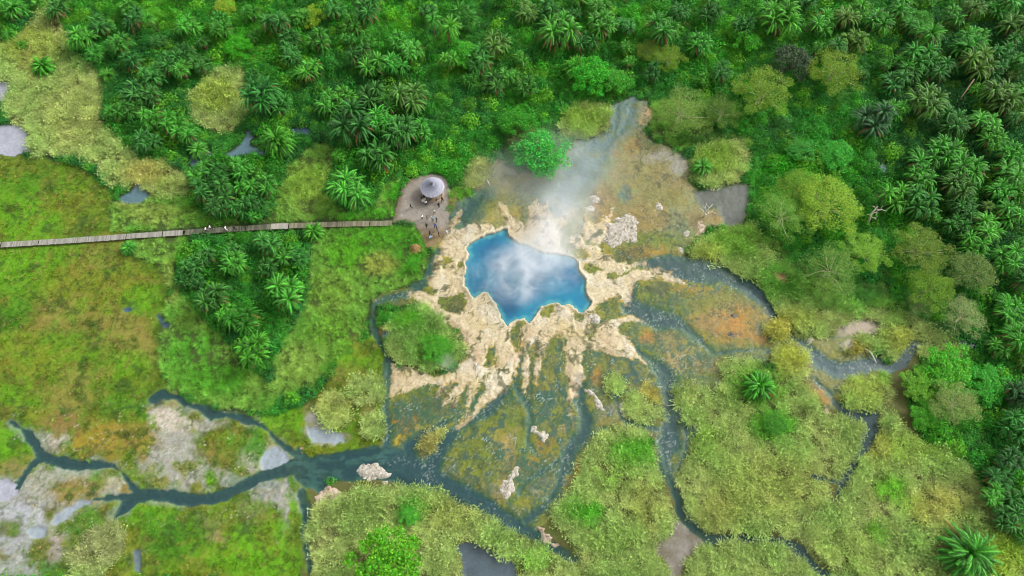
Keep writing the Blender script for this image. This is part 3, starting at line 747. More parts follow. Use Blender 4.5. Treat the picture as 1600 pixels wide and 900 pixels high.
over(mixc(S(128, 150, 132), S(150, 158, 146), .5 + n_mid), np.clip(sstep(-10, 0, WATER + 9 * n_mid) * mead * (1 - mats) * wl * .45 * sstep(-.2, .3, n_big + n_mid), 0, 1))
over(bed, wm)
# foam flecks on the run-off
foam = (hsh > 0.80) & (fbm(X, Y, 1.1, 2, 60) > -0.12)
fz = sstep(-10, 2, WATER) * mats * (1 - pale) * sstep(330, 420, V)
fz = np.maximum(fz, mats * south * sstep(0.0, 0.35, streak_fine + n_mid) * sstep(56, 30, rad))
over(S(176, 190, 180), foam * fz * sstep(-0.02, 0.3, fbm(X, Y, 4.0, 2, 61) + 0.15) * 0.62)

# sinter
fll = fbm(ang * 12.0, np.log(rad) * 1.3, 1.0, 4, 73, .6)
sf = np.full(X.shape, -99.0)
for P in SINTER:
    sf = np.maximum(sf, full(P, WU1, WV1, 20))
TONGUES = [[(700, 600, 10), (703, 618, 6), (694, 632, 2)], [(742, 588, 10), (736, 615, 8), (729, 642, 2)], [(822, 560, 10), (823, 590, 7), (820, 612, 2)], [(700, 372, 10), (712, 345, 6), (719, 328, 2)],
    [(940, 365, 14), (948, 345, 9), (957, 326, 2)], [(905, 590, 14), (896, 612, 7), (890, 626, 2)], [(990, 428, 18), (1030, 428, 12), (1055, 436, 9), (1078, 445, 2)], [(950, 412, 14), (985, 418, 8), (1006, 410, 2)],
    [(950, 506, 12), (985, 498, 8), (1010, 504, 2)], [(960, 540, 18), (985, 553, 10), (1008, 566, 2)], [(780, 590, 20), (760, 618, 14), (738, 648, 9), (716, 668, 2)], [(690, 592, 18), (650, 600, 16), (612, 616, 3)], [(690, 502, 16), (668, 472, 12), (640, 458, 3)], [(690, 455, 10), (676, 440, 8), (684, 410, 9), (694, 385, 6)],
    [(852, 360, 26), (842, 335, 18), (838, 315, 3)], [(862, 350, 14), (880, 342, 8), (892, 334, 2)], [(798, 350, 10), (788, 330, 8), (784, 316, 2)], [(880, 530, 20), (884, 560, 20), (896, 590, 14)], [(846, 545, 8), (840, 575, 5), (838, 600, 2)], [(772, 575, 10), (762, 600, 8), (752, 628, 2)], [(720, 600, 10), (716, 618, 6), (708, 634, 2)]]
for P in TONGUES:
    i, d = region(P, WU1, WV1, 10, False)
    sf[i] = np.maximum(sf[i], d + 1.0)
for P in SINTER_HOLES:
    i, d = region(P, WU1, WV1, 20)
    sf[i] = np.minimum(sf[i], -d)
sf2 = sf + 5.0 * streak + 9.0 * fll + 0.8 * n_fine - 0.3
sm = sstep(-1.0, 1.2, sf2)
sc = mixc(S(226, 212, 174), S(206, 186, 146), 0.4 + 1.0 * fll + 0.3 * n_mid)
sc = mixc(sc, S(196, 168, 132), sstep(0.0, 0.5, fbm(X, Y, 5.0, 3, 31) + .3 * streak) * 0.7 * sstep(480, 540, V))
sc = mixc(sc, S(232, 226, 204), sstep(0.05, 0.45, fbm(X, Y, 6.0, 2, 32) + .5 * fll) * 0.6)
sc = mixc(sc, S(206, 186, 122), sstep(0.12, 0.4, fbm(X, Y, 4.5, 2, 35) + .2 * fl0) * 0.5)
sc = mixc(sc, S(168, 144, 100), sstep(0.05, 0.01, np.abs(fll + .1 * n_mid)) * .45)
n_pit = fbm(X, Y, 0.75, 3, 36, 0.7)
sc = mixc(sc, S(146, 122, 78), sstep(0.2, 0.45, n_pit + .5 * streak_fine) * 0.35)
cr = sstep(0.08, 0.01, np.abs(fbm(X + streak * 1.5, Y + streak * 1.5, 2.4, 4, 33, 0.6)))
sc = mixc(sc, S(160, 138, 92), cr * 0.25)
sc = sc * (1 + 0.08 * n_fine[:, None] + 0.06 * n_pit[:, None])
over(S(198, 160, 44), sstep(-4, -0.5, sf2) * mats * sstep(0.0, 0.4, n_mid + 0.5 * streak) * 0.85)
over(sc, sm)
holes = fbm(X, Y, 2.6, 3, 34, .5) * .5 + 0.85 * fll + .06 * sstep(12, 2, sf)
over(S(108, 106, 58), sm * sstep(0.18, 0.34, holes) * 0.8)
over(S(74, 88, 60), sm * sstep(0.32, 0.48, holes) * 0.7)
# pale scalloped lip
pf = full(POOL, U + WBU * 2.6 + WAU * 1.5, V + WBV * 2.2 + WAV * 1.2, 30)
over(S(226, 216, 184), sstep(-5, -1.5, pf) * sstep(1, -0.5, pf) * 0.8)
over(S(132, 120, 70), sstep(-10, -6, pf) * sstep(-2.5, -5, pf) * sstep(0.0, 0.3, n_mid) * 0.5)
poolm = sstep(-0.5, 0.8, pf)
over(np.tile(S(14, 70, 110), (len(X), 1)), poolm)

# the dirt clearing round the hut
cf = full(CLEARING, WU1 * .5 + U * .5, WV1 * .5 + V * .5)
cm = sstep(-1.5, 2.0, cf)
dc = mixc(S(168, 160, 150), S(146, 137, 124), 0.5 + 0.9 * n_mid + .6 * n_grit)
dc = mixc(dc, S(120, 96, 72), sstep(10, 2, cf) * sstep(665, 640, U) * .7)
dc = mixc(dc, S(140, 116, 70), sstep(345, 372, V) * .8)
over(dc * (1 + 0.2 * n_fine[:, None]), cm)
RGH = np.where(cm > .5, .95, RGH)

# relief
Z += mats * (0.05 * streak + 0.06 * n_fine + 0.05 * n_mid) + mead * 0.09 * n_fine
Z += sm * (0.16 * sstep(-1, 8, sf2) + 0.02 * n_fine + 0.10 * fll - 0.02 * cr)
Z -= np.where(mats > .5, sstep(-8, 7, WATER) * 0.24, sstep(-3.5, 4.0, WATER) * 0.26)
Z += sstep(-6, -1, pf) * sstep(1.5, -1, pf) * 0.12
Z -= sstep(-1.2, 2.0, pf) * 1.3
Z = np.where(inner, Z, -0.02)
C *= (0.54 + 0.06 * mats * (1 - sm) * (1 - wm) - (0.16 + .06 * (1 - mats)) * wm * (1 - pale) + 0.0 * wm * pale + 0.03 * mead * (1 - wm) - 0.03 * sm)[:, None]
C = np.clip(C, 0.003, 0.9)

faces = (np.arange(NY - 1)[:, None] * NX + np.arange(NX - 1)[None, :])
faces = np.stack([faces, faces + 1, faces + NX + 1, faces + NX], -1).reshape(-1)
gme = mesh_np('ground', np.stack([X, Y, Z], 1), faces, 4)
ca = gme.color_attributes.new('earth', 'FLOAT_COLOR', 'POINT')
ca.data.foreach_set('color', np.concatenate([C, np.ones((len(X), 1))], 1).astype(np.float32).ravel())
ra = gme.attributes.new('dry', 'FLOAT', 'POINT')
ra.data.foreach_set('value', RGH.astype(np.float32))
gme.polygons.foreach_set('use_smooth', np.ones(len(gme.polygons), bool))

m, nt = new_mat('ground')
out = N(nt, 'ShaderNodeOutputMaterial')
b = N(nt, 'ShaderNodeBsdfPrincipled')
at1 = N(nt, 'ShaderNodeAttribute', attribute_name='earth')
at2 = N(nt, 'ShaderNodeAttribute', attribute_name='dry')
tc = N(nt, 'ShaderNodeTexCoord')
nz = N(nt, 'ShaderNodeTexNoise')
nz.inputs['Scale'].default_value = 2.2
nz.inputs['Detail'].default_value = 8
nz.inputs['Roughness'].default_value = 0.7
mr = N(nt, 'ShaderNodeMapRange')
mr.inputs['From Min'].default_value = 0.3
mr.inputs['From Max'].default_value = 0.7
mr.inputs['To Min'].default_value = 0.8
mr.inputs['To Max'].default_value = 1.2
vm = N(nt, 'ShaderNodeVectorMath', operation='SCALE')
bp = N(nt, 'ShaderNodeBump')
bp.inputs['Strength'].default_value = 0.2
bp.inputs['Distance'].default_value = 0.06
nt.links.new(tc.outputs['Object'], nz.inputs['Vector'])
nt.links.new(nz.outputs['Fac'], mr.inputs['Value'])
nt.links.new(at1.outputs['Color'], vm.inputs[0])
nt.links.new(mr.outputs[0], vm.inputs['Scale'])
nt.links.new(vm.outputs[0], b.inputs['Base Color'])
nt.links.new(at2.outputs['Fac'], b.inputs['Roughness'])
nt.links.new(nz.outputs['Fac'], bp.inputs['Height'])
nt.links.new(bp.outputs[0], b.inputs['Normal'])
b.inputs['Specular IOR Level'].default_value = 0.3
nt.links.new(b.outputs[0], out.inputs['Surface'])
M_GROUND = m
ground = link('ground', gme, m)
tag(ground, 'marshy ground of mats, sinter, mud and soil round the hot spring', 'ground', kind='structure')

# ------------------------------------------------------------------ water sheets
def mat_water(name, kind):
    m, nt = new_mat(name)
    out = N(nt, 'ShaderNodeOutputMaterial')
    tc = N(nt, 'ShaderNodeTexCoord')
    nz = N(nt, 'ShaderNodeTexNoise')
    nz.inputs['Scale'].default_value = 1.4
    nz.inputs['Detail'].default_value = 5
    bp = N(nt, 'ShaderNodeBump')
    bp.inputs['Strength'].default_value = 0.25
    bp.inputs['Distance'].default_value = 0.05
    nt.links.new(tc.outputs['Object'], nz.inputs['Vector'])
    nt.links.new(nz.outputs['Fac'], bp.inputs['Height'])
    if kind == 'pool':
        b = N(nt, 'ShaderNodeBsdfPrincipled')
        n2 = N(nt, 'ShaderNodeTexNoise')
        n2.inputs['Scale'].default_value = 0.16
        n2.inputs['Detail'].default_value = 4
        rp = N(nt, 'ShaderNodeValToRGB')
        rp.color_ramp.elements[0].position = 0.35
        rp.color_ramp.elements[0].color = (*S(6, 76, 108), 1)
        rp.color_ramp.elements[1].position = 0.68
        rp.color_ramp.elements[1].color = (*S(12, 106, 132), 1)
        nt.links.new(tc.outputs['Object'], n2.inputs['Vector'])
        nt.links.new(n2.outputs['Fac'], rp.inputs[0])
        sh = N(nt, 'ShaderNodeAttribute', attribute_name='shallow')
        ms = N(nt, 'ShaderNodeMix', data_type='RGBA')
        ms.inputs[7].default_value = (*S(66, 136, 138), 1)
        nt.links.new(sh.outputs['Fac'], ms.inputs[0])
        nt.links.new(rp.outputs[0], ms.inputs[6])
        nt.links.new(ms.outputs[2], b.inputs['Base Color'])
        b.inputs['Roughness'].default_value = 0.12
        nt.links.new(bp.outputs[0], b.inputs['Normal'])
        nt.links.new(b.outputs[0], out.inputs['Surface'])
    else:
        t = N(nt, 'ShaderNodeBsdfTransparent')
        t.inputs['Color'].default_value = (0.985, 0.99, 0.99, 1)
        g = N(nt, 'ShaderNodeBsdfGlossy')
        g.inputs['Roughness'].default_value = 0.08
        f = N(nt, 'ShaderNodeFresnel')
        f.inputs['IOR'].default_value = 1.33
        mx = N(nt, 'ShaderNodeMixShader')
        nt.links.new(bp.outputs[0], g.inputs['Normal'])
        gm = N(nt, 'ShaderNodeNewGeometry')
        inv = N(nt, 'ShaderNodeMath', operation='SUBTRACT')
        inv.inputs[0].default_value = 1.0
        ml = N(nt, 'ShaderNodeMath', operation='MULTIPLY')
        nt.links.new(gm.outputs['Backfacing'], inv.inputs[1])
        nt.links.new(inv.outputs[0], ml.inputs[0])
        nt.links.new(f.outputs[0], ml.inputs[1])
        nt.links.new(ml.outputs[0], mx.inputs[0])
        nt.links.new(t.outputs[0], mx.inputs[1])
        nt.links.new(g.outputs[0], mx.inputs[2])
        nt.links.new(mx.outputs[0], out.inputs['Surface'])
    return m


M_WATER = mat_water('stream_water', 'stream')
M_POOL = mat_water('pool_water', 'pool')
vid = np.arange(NX * NY).reshape(NY, NX)


def water_sheet(name, mask, z, mat, label):
    q = mask.reshape(NY, NX)
    cells = q[:-1, :-1] | q[1:, :-1] | q[:-1, 1:] | q[1:, 1:]
    jj, ii = np.nonzero(cells)
    if not len(jj):
        return
    qv = np.stack([vid[jj, ii], vid[jj, ii + 1], vid[jj + 1, ii + 1], vid[jj + 1, ii]], 1).ravel()
    uq, inv = np.unique(qv, return_inverse=True)
    me = mesh_np(name, np.stack([X[uq], Y[uq], np.full(len(uq), z)], 1), inv, 4)
    if name == 'hot_spring_pool':
        sa = me.attributes.new('shallow', 'FLOAT', 'POINT')
        sa.data.foreach_set('value', (0.75 * sstep(8, 0, pf[uq] + 5 * n_mid[uq] + 3 * n_fine[uq])).astype(np.float32))
    o = link(name, me, mat)
    return tag(o, label, 'water', kind='structure')


claimed = np.zeros(X.shape, bool)
for k, (kind, lab, f) in enumerate(bodies):
    water_sheet(kind, (BODY == k) & (WATER > -1.5) & inner & (pf < -8), -0.105 - 0.002 * k, M_WATER, lab)
water_sheet('hot_spring_pool', pf > -4, -0.34, M_POOL, 'deep blue steaming hot spring pool ringed by pale sinter')

# ------------------------------------------------------------------ plants: leaf-level prototypes
def fan(MBv, MBf, pts, w0, w1, side):
    """a flat blade through pts, width w0 -> w1"""
    b = len(MBv)
    n = len(pts)
    for i, p in enumerate(pts):
        w = w0 + (w1 - w0) * i / (n - 1)
        MBv.append(p - side * w * .5)
        MBv.append(p + side * w * .5)
    for i in range(n - 1):
        MBf.append((b + 2 * i, b + 2 * i + 1, b + 2 * i + 3, b + 2 * i + 2))


def tuft_mesh(name, rnd, n, length, width, spread, droop, base_r, seeds=0):
    vs, fs = [], []
    for k in range(n):
        a = 2 * PI * (k + rnd.random()) / n
        d = Vector((math.cos(a), math.sin(a), 0))
        side = Vector((-d.y, d.x, 0))
        L = length * rnd.uniform(.65, 1.1)
        sp = spread * rnd.uniform(.25, 1.2)
        r0 = base_r * rnd.random() ** .5
        pts = []
        for i in range(4):
            t = i / 3
            out = r0 + L * (sp * t + droop * t * t * .6)
            up = L * (t * (1 - .35 * sp) - droop * t * t * .45)
            pts.append(d * out + Vector((0, 0, max(0.02, up))))
        fan(vs, fs, pts, width, width * .25, side)
        if k < seeds:                            # feathery seed head
            p = pts[-1]
            for q in range(3):
                e = Vector((rnd.uniform(-1, 1), rnd.uniform(-1, 1), rnd.uniform(.2, 1))).normalized() * .28 * length / 1.5
                s2 = e.orthogonal().normalized()
                fan(vs, fs, [p, p + e * .6, p + e], width * 1.3, width * .4, s2)
    me = bpy.data.meshes.new(name)
    me.from_pydata(vs, [], fs)
    return me


def leafball_mesh(name, rnd, n, leaf, squash=0.8):
    vs, fs = [], []
    for k in range(n):
        d = Vector((rnd.gauss(0, 1), rnd.gauss(0, 1), abs(rnd.gauss(0, 1)) * .9 + .05)).normalized()
        r = rnd.uniform(.55, 1.05)
        lump = 1 + .22 * math.sin(4 * d.x + 2.1 * rnd.random()) * math.cos(3.3 * d.y)
        p = Vector((d.x * r * lump, d.y * r * lump, d.z * r * squash * lump))
        nrm = (d + Vector((rnd.gauss(0, .5), rnd.gauss(0, .5), rnd.gauss(.35, .4)))).normalized()
        a = nrm.orthogonal().normalized()
        a = Matrix.Rotation(rnd.uniform(0, 2 * PI), 3, nrm) @ a
        bb = nrm.cross(a)
        l, w = leaf * rnd.uniform(.7, 1.3), leaf * rnd.uniform(.35, .6)
        b0 = len(vs)
        vs += [p - a * l * .5, p + bb * w * .5, p + a * l * .5 - nrm * l * .15, p - bb * w * .5]
        fs.append((b0, b0 + 1, b0 + 2, b0 + 3))
    me = bpy.data.meshes.new(name)
    me.from_pydata(vs, [], fs)
    return me


def proto_collection(name, meshes, mat):
    c = bpy.data.collections.new(name)
    for i, me in enumerate(meshes):
        me.materials.append(mat)
        o = bpy.data.objects.new('%s_form' % name, me)
        c.objects.link(o)
    return c


R1 = random.Random(5)
P_REED = proto_collection('reed', [tuft_mesh('reed_tuft', R1, 22, 1.45, .085, .55, .5, .25, 9) for _ in range(5)], M_REED)
P_GRASS = proto_collection('grass', [tuft_mesh('grass_tuft', R1, 20, .85, .07, .6, .5, .22, 0) for _ in range(4)], M_REED)
P_TURF = proto_collection('turf', [tuft_mesh('turf_tuft', R1, 12, .32, .06, .9, .3, .22, 0) for _ in range(4)], M_REED)
P_LEAFY = proto_collection('leafy', [leafball_mesh('leaf_clump', R1, 110, .30) for _ in range(5)], M_UNDER)


def scatter_tree(coll):
    g = bpy.data.node_groups.new('scatter_' + coll.name, 'GeometryNodeTree')
    g.interface.new_socket('Geometry', in_out='INPUT', socket_type='NodeSocketGeometry')
    g.interface.new_socket('Geometry', in_out='OUTPUT', socket_type='NodeSocketGeometry')
    gi, go = g.nodes.new('NodeGroupInput'), g.nodes.new('NodeGroupOutput')
    ip = g.nodes.new('GeometryNodeInstanceOnPoints')
    ci = g.nodes.new('GeometryNodeCollectionInfo')
    ci.inputs['Collection'].default_value = coll
    ci.inputs['Separate Children'].default_value = True
    ci.inputs['Reset Children'].default_value = True
    ip.inputs['Pick Instance'].default_value = True

    def attr(nm, t):
        a = g.nodes.new('GeometryNodeInputNamedAttribute')
        a.data_type = t
        a.inputs['Name'].default_value = nm
        return a.outputs['Attribute']
    g.links.new(gi.outputs[0], ip.inputs['Points'])
    g.links.new(ci.outputs[0], ip.inputs['Instance'])
    g.links.new(attr('form', 'INT'), ip.inputs['Instance Index'])
    g.links.new(attr('turn', 'FLOAT_VECTOR'), ip.inputs['Rotation'])
    g.links.new(attr('size', 'FLOAT_VECTOR'), ip.inputs['Scale'])
    g.links.new(ip.outputs[0], go.inputs[0])
    return g


P_SCRUB = proto_collection('scrub', [leafball_mesh('scrub_clump', R1, 260, .24, 1.0) for _ in range(4)], M_UNDER)
G_REED, G_GRASS, G_TURF, G_LEAFY, G_SCRUB = [scatter_tree(c) for c in (P_REED, P_GRASS, P_TURF, P_LEAFY, P_SCRUB)]


def scatter(name, g, pts, size, tint, tilt, label, cat, forms=4, lean=0.0):
    n = len(pts)
    if n == 0:
        return
    me = bpy.data.meshes.new(name)
    me.vertices.add(n)
    me.vertices.foreach_set('co', pts.astype(np.float32).ravel())
    lx = fbm(pts[:, 0], pts[:, 1], 2.4, 3, 130) * lean
    ly = fbm(pts[:, 0], pts[:, 1], 2.4, 3, 131) * lean
    rot = np.stack([RNG.normal(0, tilt, n) + lx, RNG.normal(0, tilt, n) + ly, RNG.uniform(0, 2 * PI, n)], 1)
    a = me.attributes.new('turn', 'FLOAT_VECTOR', 'POINT'); a.data.foreach_set('vector', rot.astype(np.float32).ravel())
    a = me.attributes.new('size', 'FLOAT_VECTOR', 'POINT'); a.data.foreach_set('vector', size.astype(np.float32).ravel())
    a = me.attributes.new('form', 'INT', 'POINT'); a.data.foreach_set('value', RNG.integers(0, forms, n).astype(np.int32))
    a = me.attributes.new('tint', 'FLOAT_COLOR', 'POINT')
    a.data.foreach_set('color', np.concatenate([np.clip(tint, 0.002, .95), np.ones((n, 1))], 1).astype(np.float32).ravel())
    o = bpy.data.objects.new(name, me)
    COL.objects.link(o)
    md = o.modifiers.new('scatter', 'NODES')
    md.node_group = g
    tag(o, label, cat, kind='stuff')
    return o


def gs(arr, x, y):
    i = np.clip(np.round((x - GX0) / ST).astype(int) + len(far), 0, NX - 1)
    j = np.clip(np.round((y - GY0) / ST).astype(int) + len(far), 0, NY - 1)
    return arr.reshape(NY, NX)[j, i]


def jitter_grid(x0, x1, y0, y1, s):
    gx_, gy_ = np.meshgrid(np.arange(x0, x1, s), np.arange(y0, y1, s))
    x, y = gx_.ravel(), gy_.ravel()
    return x + RNG.uniform(-.5, .5, len(x)) * s, y + RNG.uniform(-.5, .5, len(x)) * s


walk_sd = np.full(X.shape, -99.0)
i_, d_ = region([(a, b_, 13.0) for a, b_ in WALK], U, V, 10, False)
walk_sd[i_] = d_
HUTP = at(675.5, 291.5, 2.4)
KEEP_OFF = np.maximum(walk_sd, np.maximum(cf, WATER + 0.5))
KEEP_OFF = np.maximum(KEEP_OFF, pf)
for P in ([(1306, 524), (1318, 506), (1342, 496), (1374, 499), (1382, 512), (1370, 524), (1345, 528), (1332, 546), (1312, 546)], [(1198, 426), (1212, 423), (1234, 433), (1236, 442), (1218, 442)], GRAVEL, [(995, 150), (1015, 158), (1020, 180), (1004, 196), (994, 180)]):
    KEEP_OFF = np.maximum(KEEP_OFF, full(P, WU1, WV1))

# local tone changes inside the vegetation: (u, v, ru, rv, colour, strength)
REED_TONES = [
    (1185, 605, 50, 40, S(92, 150, 40), .7), (1210, 665, 40, 30, S(84, 160, 34), .8), (1100, 690, 40, 30, S(126, 160, 66), .5), (1200, 760, 90, 50, S(150, 158, 84), .5), (1120, 800, 40, 30, S(146, 150, 80), .6),
    (990, 705, 40, 24, S(92, 160, 44), .8), (915, 800, 34, 20, S(86, 158, 40), .9), (960, 740, 40, 30, S(124, 158, 70), .5), (1010, 790, 30, 40, S(146, 152, 78), .5), (960, 850, 40, 30, S(120, 150, 70), .5),
    (640, 800, 26, 22, S(80, 150, 44), .9), (560, 800, 50, 30, S(124, 146, 78), .6), (700, 800, 50, 30, S(140, 146, 80), .6), (830, 880, 40, 20, S(120, 160, 66), .7),
    (1390, 765, 30, 24, S(104, 166, 36), .8), (1365, 830, 20, 14, S(100, 160, 40), .8), (1420, 790, 24, 16, S(100, 160, 40), .7), (1330, 860, 50, 40, S(140, 160, 84), .5), (1460, 790, 50, 30, S(166, 164, 90), .7), (1420, 700, 60, 26, S(140, 168, 70), .6), (1560, 870, 40, 40, S(150, 176, 50), .7), (1370, 700, 26, 30, S(150, 156, 80), .8),
    (1230, 440, 60, 34, S(76, 136, 40), .85), (1320, 470, 70, 20, S(84, 140, 46), .7), (1150, 375, 50, 30, S(110, 156, 50), .7), (1105, 395, 24, 14, S(150, 164, 76), .8), (1240, 500, 40, 16, S(150, 160, 76), .7), (1400, 530, 24, 22, S(150, 156, 74), .8), (1400, 490, 20, 20, S(110, 150, 60), .6),
    (660, 530, 60, 50, S(96, 136, 62), .8), (680, 545, 26, 26, S(82, 160, 36), .9), (635, 500, 24, 16, S(84, 150, 34), .9), (620, 550, 16, 20, S(130, 140, 80), .5),
    (120, 180, 60, 60, S(148, 156, 92), .7), (60, 80, 50, 40, S(140, 148, 62), .6), (230, 270, 40, 20, S(160, 152, 84), .7), (340, 150, 40, 30, S(134, 148, 60), .7), (20, 60, 40, 30, S(130, 146, 60), .6), (260, 290, 40, 16, S(130, 146, 66), .5), (120, 90, 40, 24, S(90, 130, 56), .7),
    (910, 190, 40, 30, S(122, 152, 56), .8), (1120, 250, 40, 26, S(128, 158, 60), .8), (1350, 605, 40, 30, S(150, 164, 78), .7), (1380, 585, 14, 14, S(104, 160, 50), .6), (150, 850, 60, 40, S(136, 142, 96), .9), (1340, 545, 20, 14, S(150, 140, 64), .9), (750, 270, 30, 30, S(142, 148, 84), .8),
    (1235, 560, 30, 30, S(160, 164, 74), .8), (1215, 515, 24, 20, S(164, 158, 76), .8), (670, 690, 30, 20, S(136, 128, 72), .8), (525, 640, 30, 30, S(150, 160, 90), .8), (1020, 610, 22, 20, S(164, 150, 70), .8),
]
GRASS_TONES = [
    (580, 370, 70, 30, S(84, 150, 36), .8), (640, 400, 24, 40, S(70, 140, 34), .9), (590, 415, 36, 20, S(150, 156, 76), .8), (540, 400, 30, 30, S(96, 160, 36), .8), (520, 460, 40, 40, S(128, 158, 64), .6), (470, 570, 40, 40, S(136, 158, 76), .7), (520, 520, 40, 30, S(104, 150, 44), .7), (520, 580, 20, 12, S(80, 140, 40), .7),
    (480, 290, 40, 40, S(136, 160, 66), .7), (570, 335, 40, 12, S(72, 150, 34), .8), (620, 310, 14, 30, S(70, 150, 32), .9), (240, 335, 50, 18, S(140, 156, 78), .8), (200, 310, 26, 16, S(150, 148, 80), .8), (400, 345, 30, 10, S(90, 140, 50), .6), (300, 345, 30, 10, S(96, 150, 44), .6),
    (230, 390, 40, 16, S(122, 158, 70), .7), (270, 440, 16, 40, S(146, 160, 80), .7), (300, 540, 50, 30, S(90, 152, 48), .8), (340, 590, 60, 30, S(78, 148, 36), .8), (270, 590, 20, 14, S(110, 160, 60), .6), (400, 600, 24, 20, S(126, 156, 70), .6), (310, 500, 30, 20, S(120, 150, 64), .6),
    (1260, 410, 60, 30, S(64, 122, 44), .9), (1350, 455, 40, 20, S(66, 116, 50), .8), (1100, 215, 60, 14, S(72, 112, 50), .8), (1050, 200, 30, 30, S(76, 130, 40), .8), (715, 300, 20, 14, S(96, 150, 50), .7),
]


def tones(u, v, x, y, base, table):
    c = base.copy()
    nu = u + 10 * fbm(x, y, 4, 3, 70)
    nv = v + 8 * fbm(x, y, 4, 3, 71)
    for (a, b_, ru, rv, col, k) in table:
        d = np.hypot((nu - a) / ru, (nv - b_) / rv)
        mk = (sstep(1.3, .5, d) * k)[:, None]
        c = c * (1 - mk) + col * mk
    return c


def world_box(P):
    q = [at(min(max(p[0], -170), 1770), min(max(p[1], -60), 960)) for p in P]
    return min(p.x for p in q) - 1, max(p.x for p in q) + 1, min(p.y for p in q) - 1, max(p.y for p in q) + 1


def patch(kind, label, P, spacing, ragged=1.0):
    x, y = jitter_grid(*world_box(P), spacing)
    u, v = to_px(x, y)
    du, dv = fbm(x, y, 2.6, 3, 80) * 9 * ragged, fbm(x, y, 2.6, 3, 81) * 7 * ragged
    ok = (sdf(P, u + du, v + dv) > 0) & (gs(KEEP_OFF, x, y) < -1.0)
    if kind == 'grass':
        ok &= gs(pf, x, y) < -5
    x, y, u, v = x[ok], y[ok], u[ok], v[ok]
    big, mid = fbm(x, y, 7, 3, 82), fbm(x, y, 1.8, 3, 83)
    # thin the stand unevenly so dark gaps open between the tussocks
    keep = RNG.random(len(x)) < np.clip(.92 + 1.7 * mid, .2, 1)
    if len(x) > 1500:
        gap = np.abs(fbm(x, y, 7.0, 3, 85))
        keep &= (gap > .045) | (RNG.random(len(x)) < .35)
        keep &= (fbm(x, y, 4.0, 3, 86) < .38) | (RNG.random(len(x)) < .3)
    x, y, u, v, big, mid = x[keep], y[keep], u[keep], v[keep], big[keep], mid[keep]
    n = len(x)
    if kind == 'reed':
        t = tones(u, v, x, y, mixc(S(156, 168, 104), S(130, 156, 86), .5 + big), REED_TONES)
        t = mixc(t, S(172, 168, 112), sstep(.1, .6, fbm(x, y, 2.2, 3, 84)) * .5)
        g, h, zs = G_REED, np.clip(.85 + .55 * big + .45 * mid, .4, 1.7), 1.0
    else:
        t = tones(u, v, x, y, mixc(S(126, 158, 72), S(92, 146, 50), .5 + big), GRASS_TONES)
        g, h, zs = G_GRASS, np.clip(.9 + .5 * big + .5 * mid, .4, 1.8), 1.0
    t = t * (1.5 if kind == 'reed' else 1.4)
    t = t * (1 + .25 * RNG.normal(0, 1, n).clip(-1.5, 1.5)[:, None] + .35 * mid[:, None])
    size = np.stack([np.clip(h, .6, 1.3), np.clip(h, .6, 1.3), h * zs], 1) * RNG.uniform(.8, 1.2, (n, 1))
    z = gs(Z, x, y) - .03
    nm = 'reed_bed' if kind == 'reed' else 'grass_patch'
    scatter(nm, g, np.stack([x, y, z], 1), size, t, .22, label, 'reeds' if kind == 'reed' else 'grass', 5 if kind == 'reed' else 4, .9)


for lab, P in REED_PATCHES:
    patch('reed', lab, P, .50)
for lab, P in GRASS_PATCHES:
    patch('grass', lab, P, .42)

# short turf on the meadow and on the vegetated mats
x, y = jitter_grid(-134, 10, 0, 100, .55)
u, v = to_px(x, y)
ok = (gs(mead, x, y) > .6) & (gs(KEEP_OFF, x, y) < -2)
gcol = np.stack([gs(C[:, k], x, y) for k in range(3)], 1)
ok &= (gcol[:, 1] > gcol[:, 0] * 1.02) & (gcol[:, 2] < gcol[:, 1] * .45) & (RNG.random(len(x)) < .7 + .8 * fbm(x, y, 2.5, 3, 90))
x, y, gcol = x[ok], y[ok], gcol[ok]
n = len(x)
h = np.clip(.8 + .7 * fbm(x, y, 3, 3, 91), .3, 1.6)
scatter('meadow_grass', G_TURF, np.stack([x, y, gs(Z, x, y) - .02], 1), np.stack([h + .3, h + .3, h], 1) * RNG.uniform(.8, 1.3, (n, 1)),
        gcol * (1.35 + .5 * RNG.normal(0, .6, (n, 1))), .3, 'short mottled green and olive grass over the left hand meadow', 'grass', 4)

x, y = jitter_grid(-134, 6, 0, 100, 1.0)
ok = (gs(mead, x, y) > .7) & (gs(KEEP_OFF, x, y) < -3) & (RNG.random(len(x)) < .30 + 1.2 * fbm(x, y, 5, 3, 150))
gcol = np.stack([gs(C[:, k], x, y) for k in range(3)], 1)
ok &= gcol[:, 2] < gcol[:, 1] * .6
x, y = x[ok], y[ok]
n = len(x)
pal_ = np.array([S(140, 150, 64), S(96, 140, 40), S(150, 138, 84), S(70, 110, 36), S(120, 150, 50)])
h = RNG.uniform(.35, .8, n)
scatter('meadow_tussocks', G_GRASS, np.stack([x, y, gs(Z, x, y) - .03], 1), np.stack([h, h, h], 1), pal_[RNG.integers(0, 5, n)] * RNG.uniform(.8, 1.3, (n, 1)), .3,
        'scattered coarse tussocks dotting the left hand meadow', 'grass', 4)

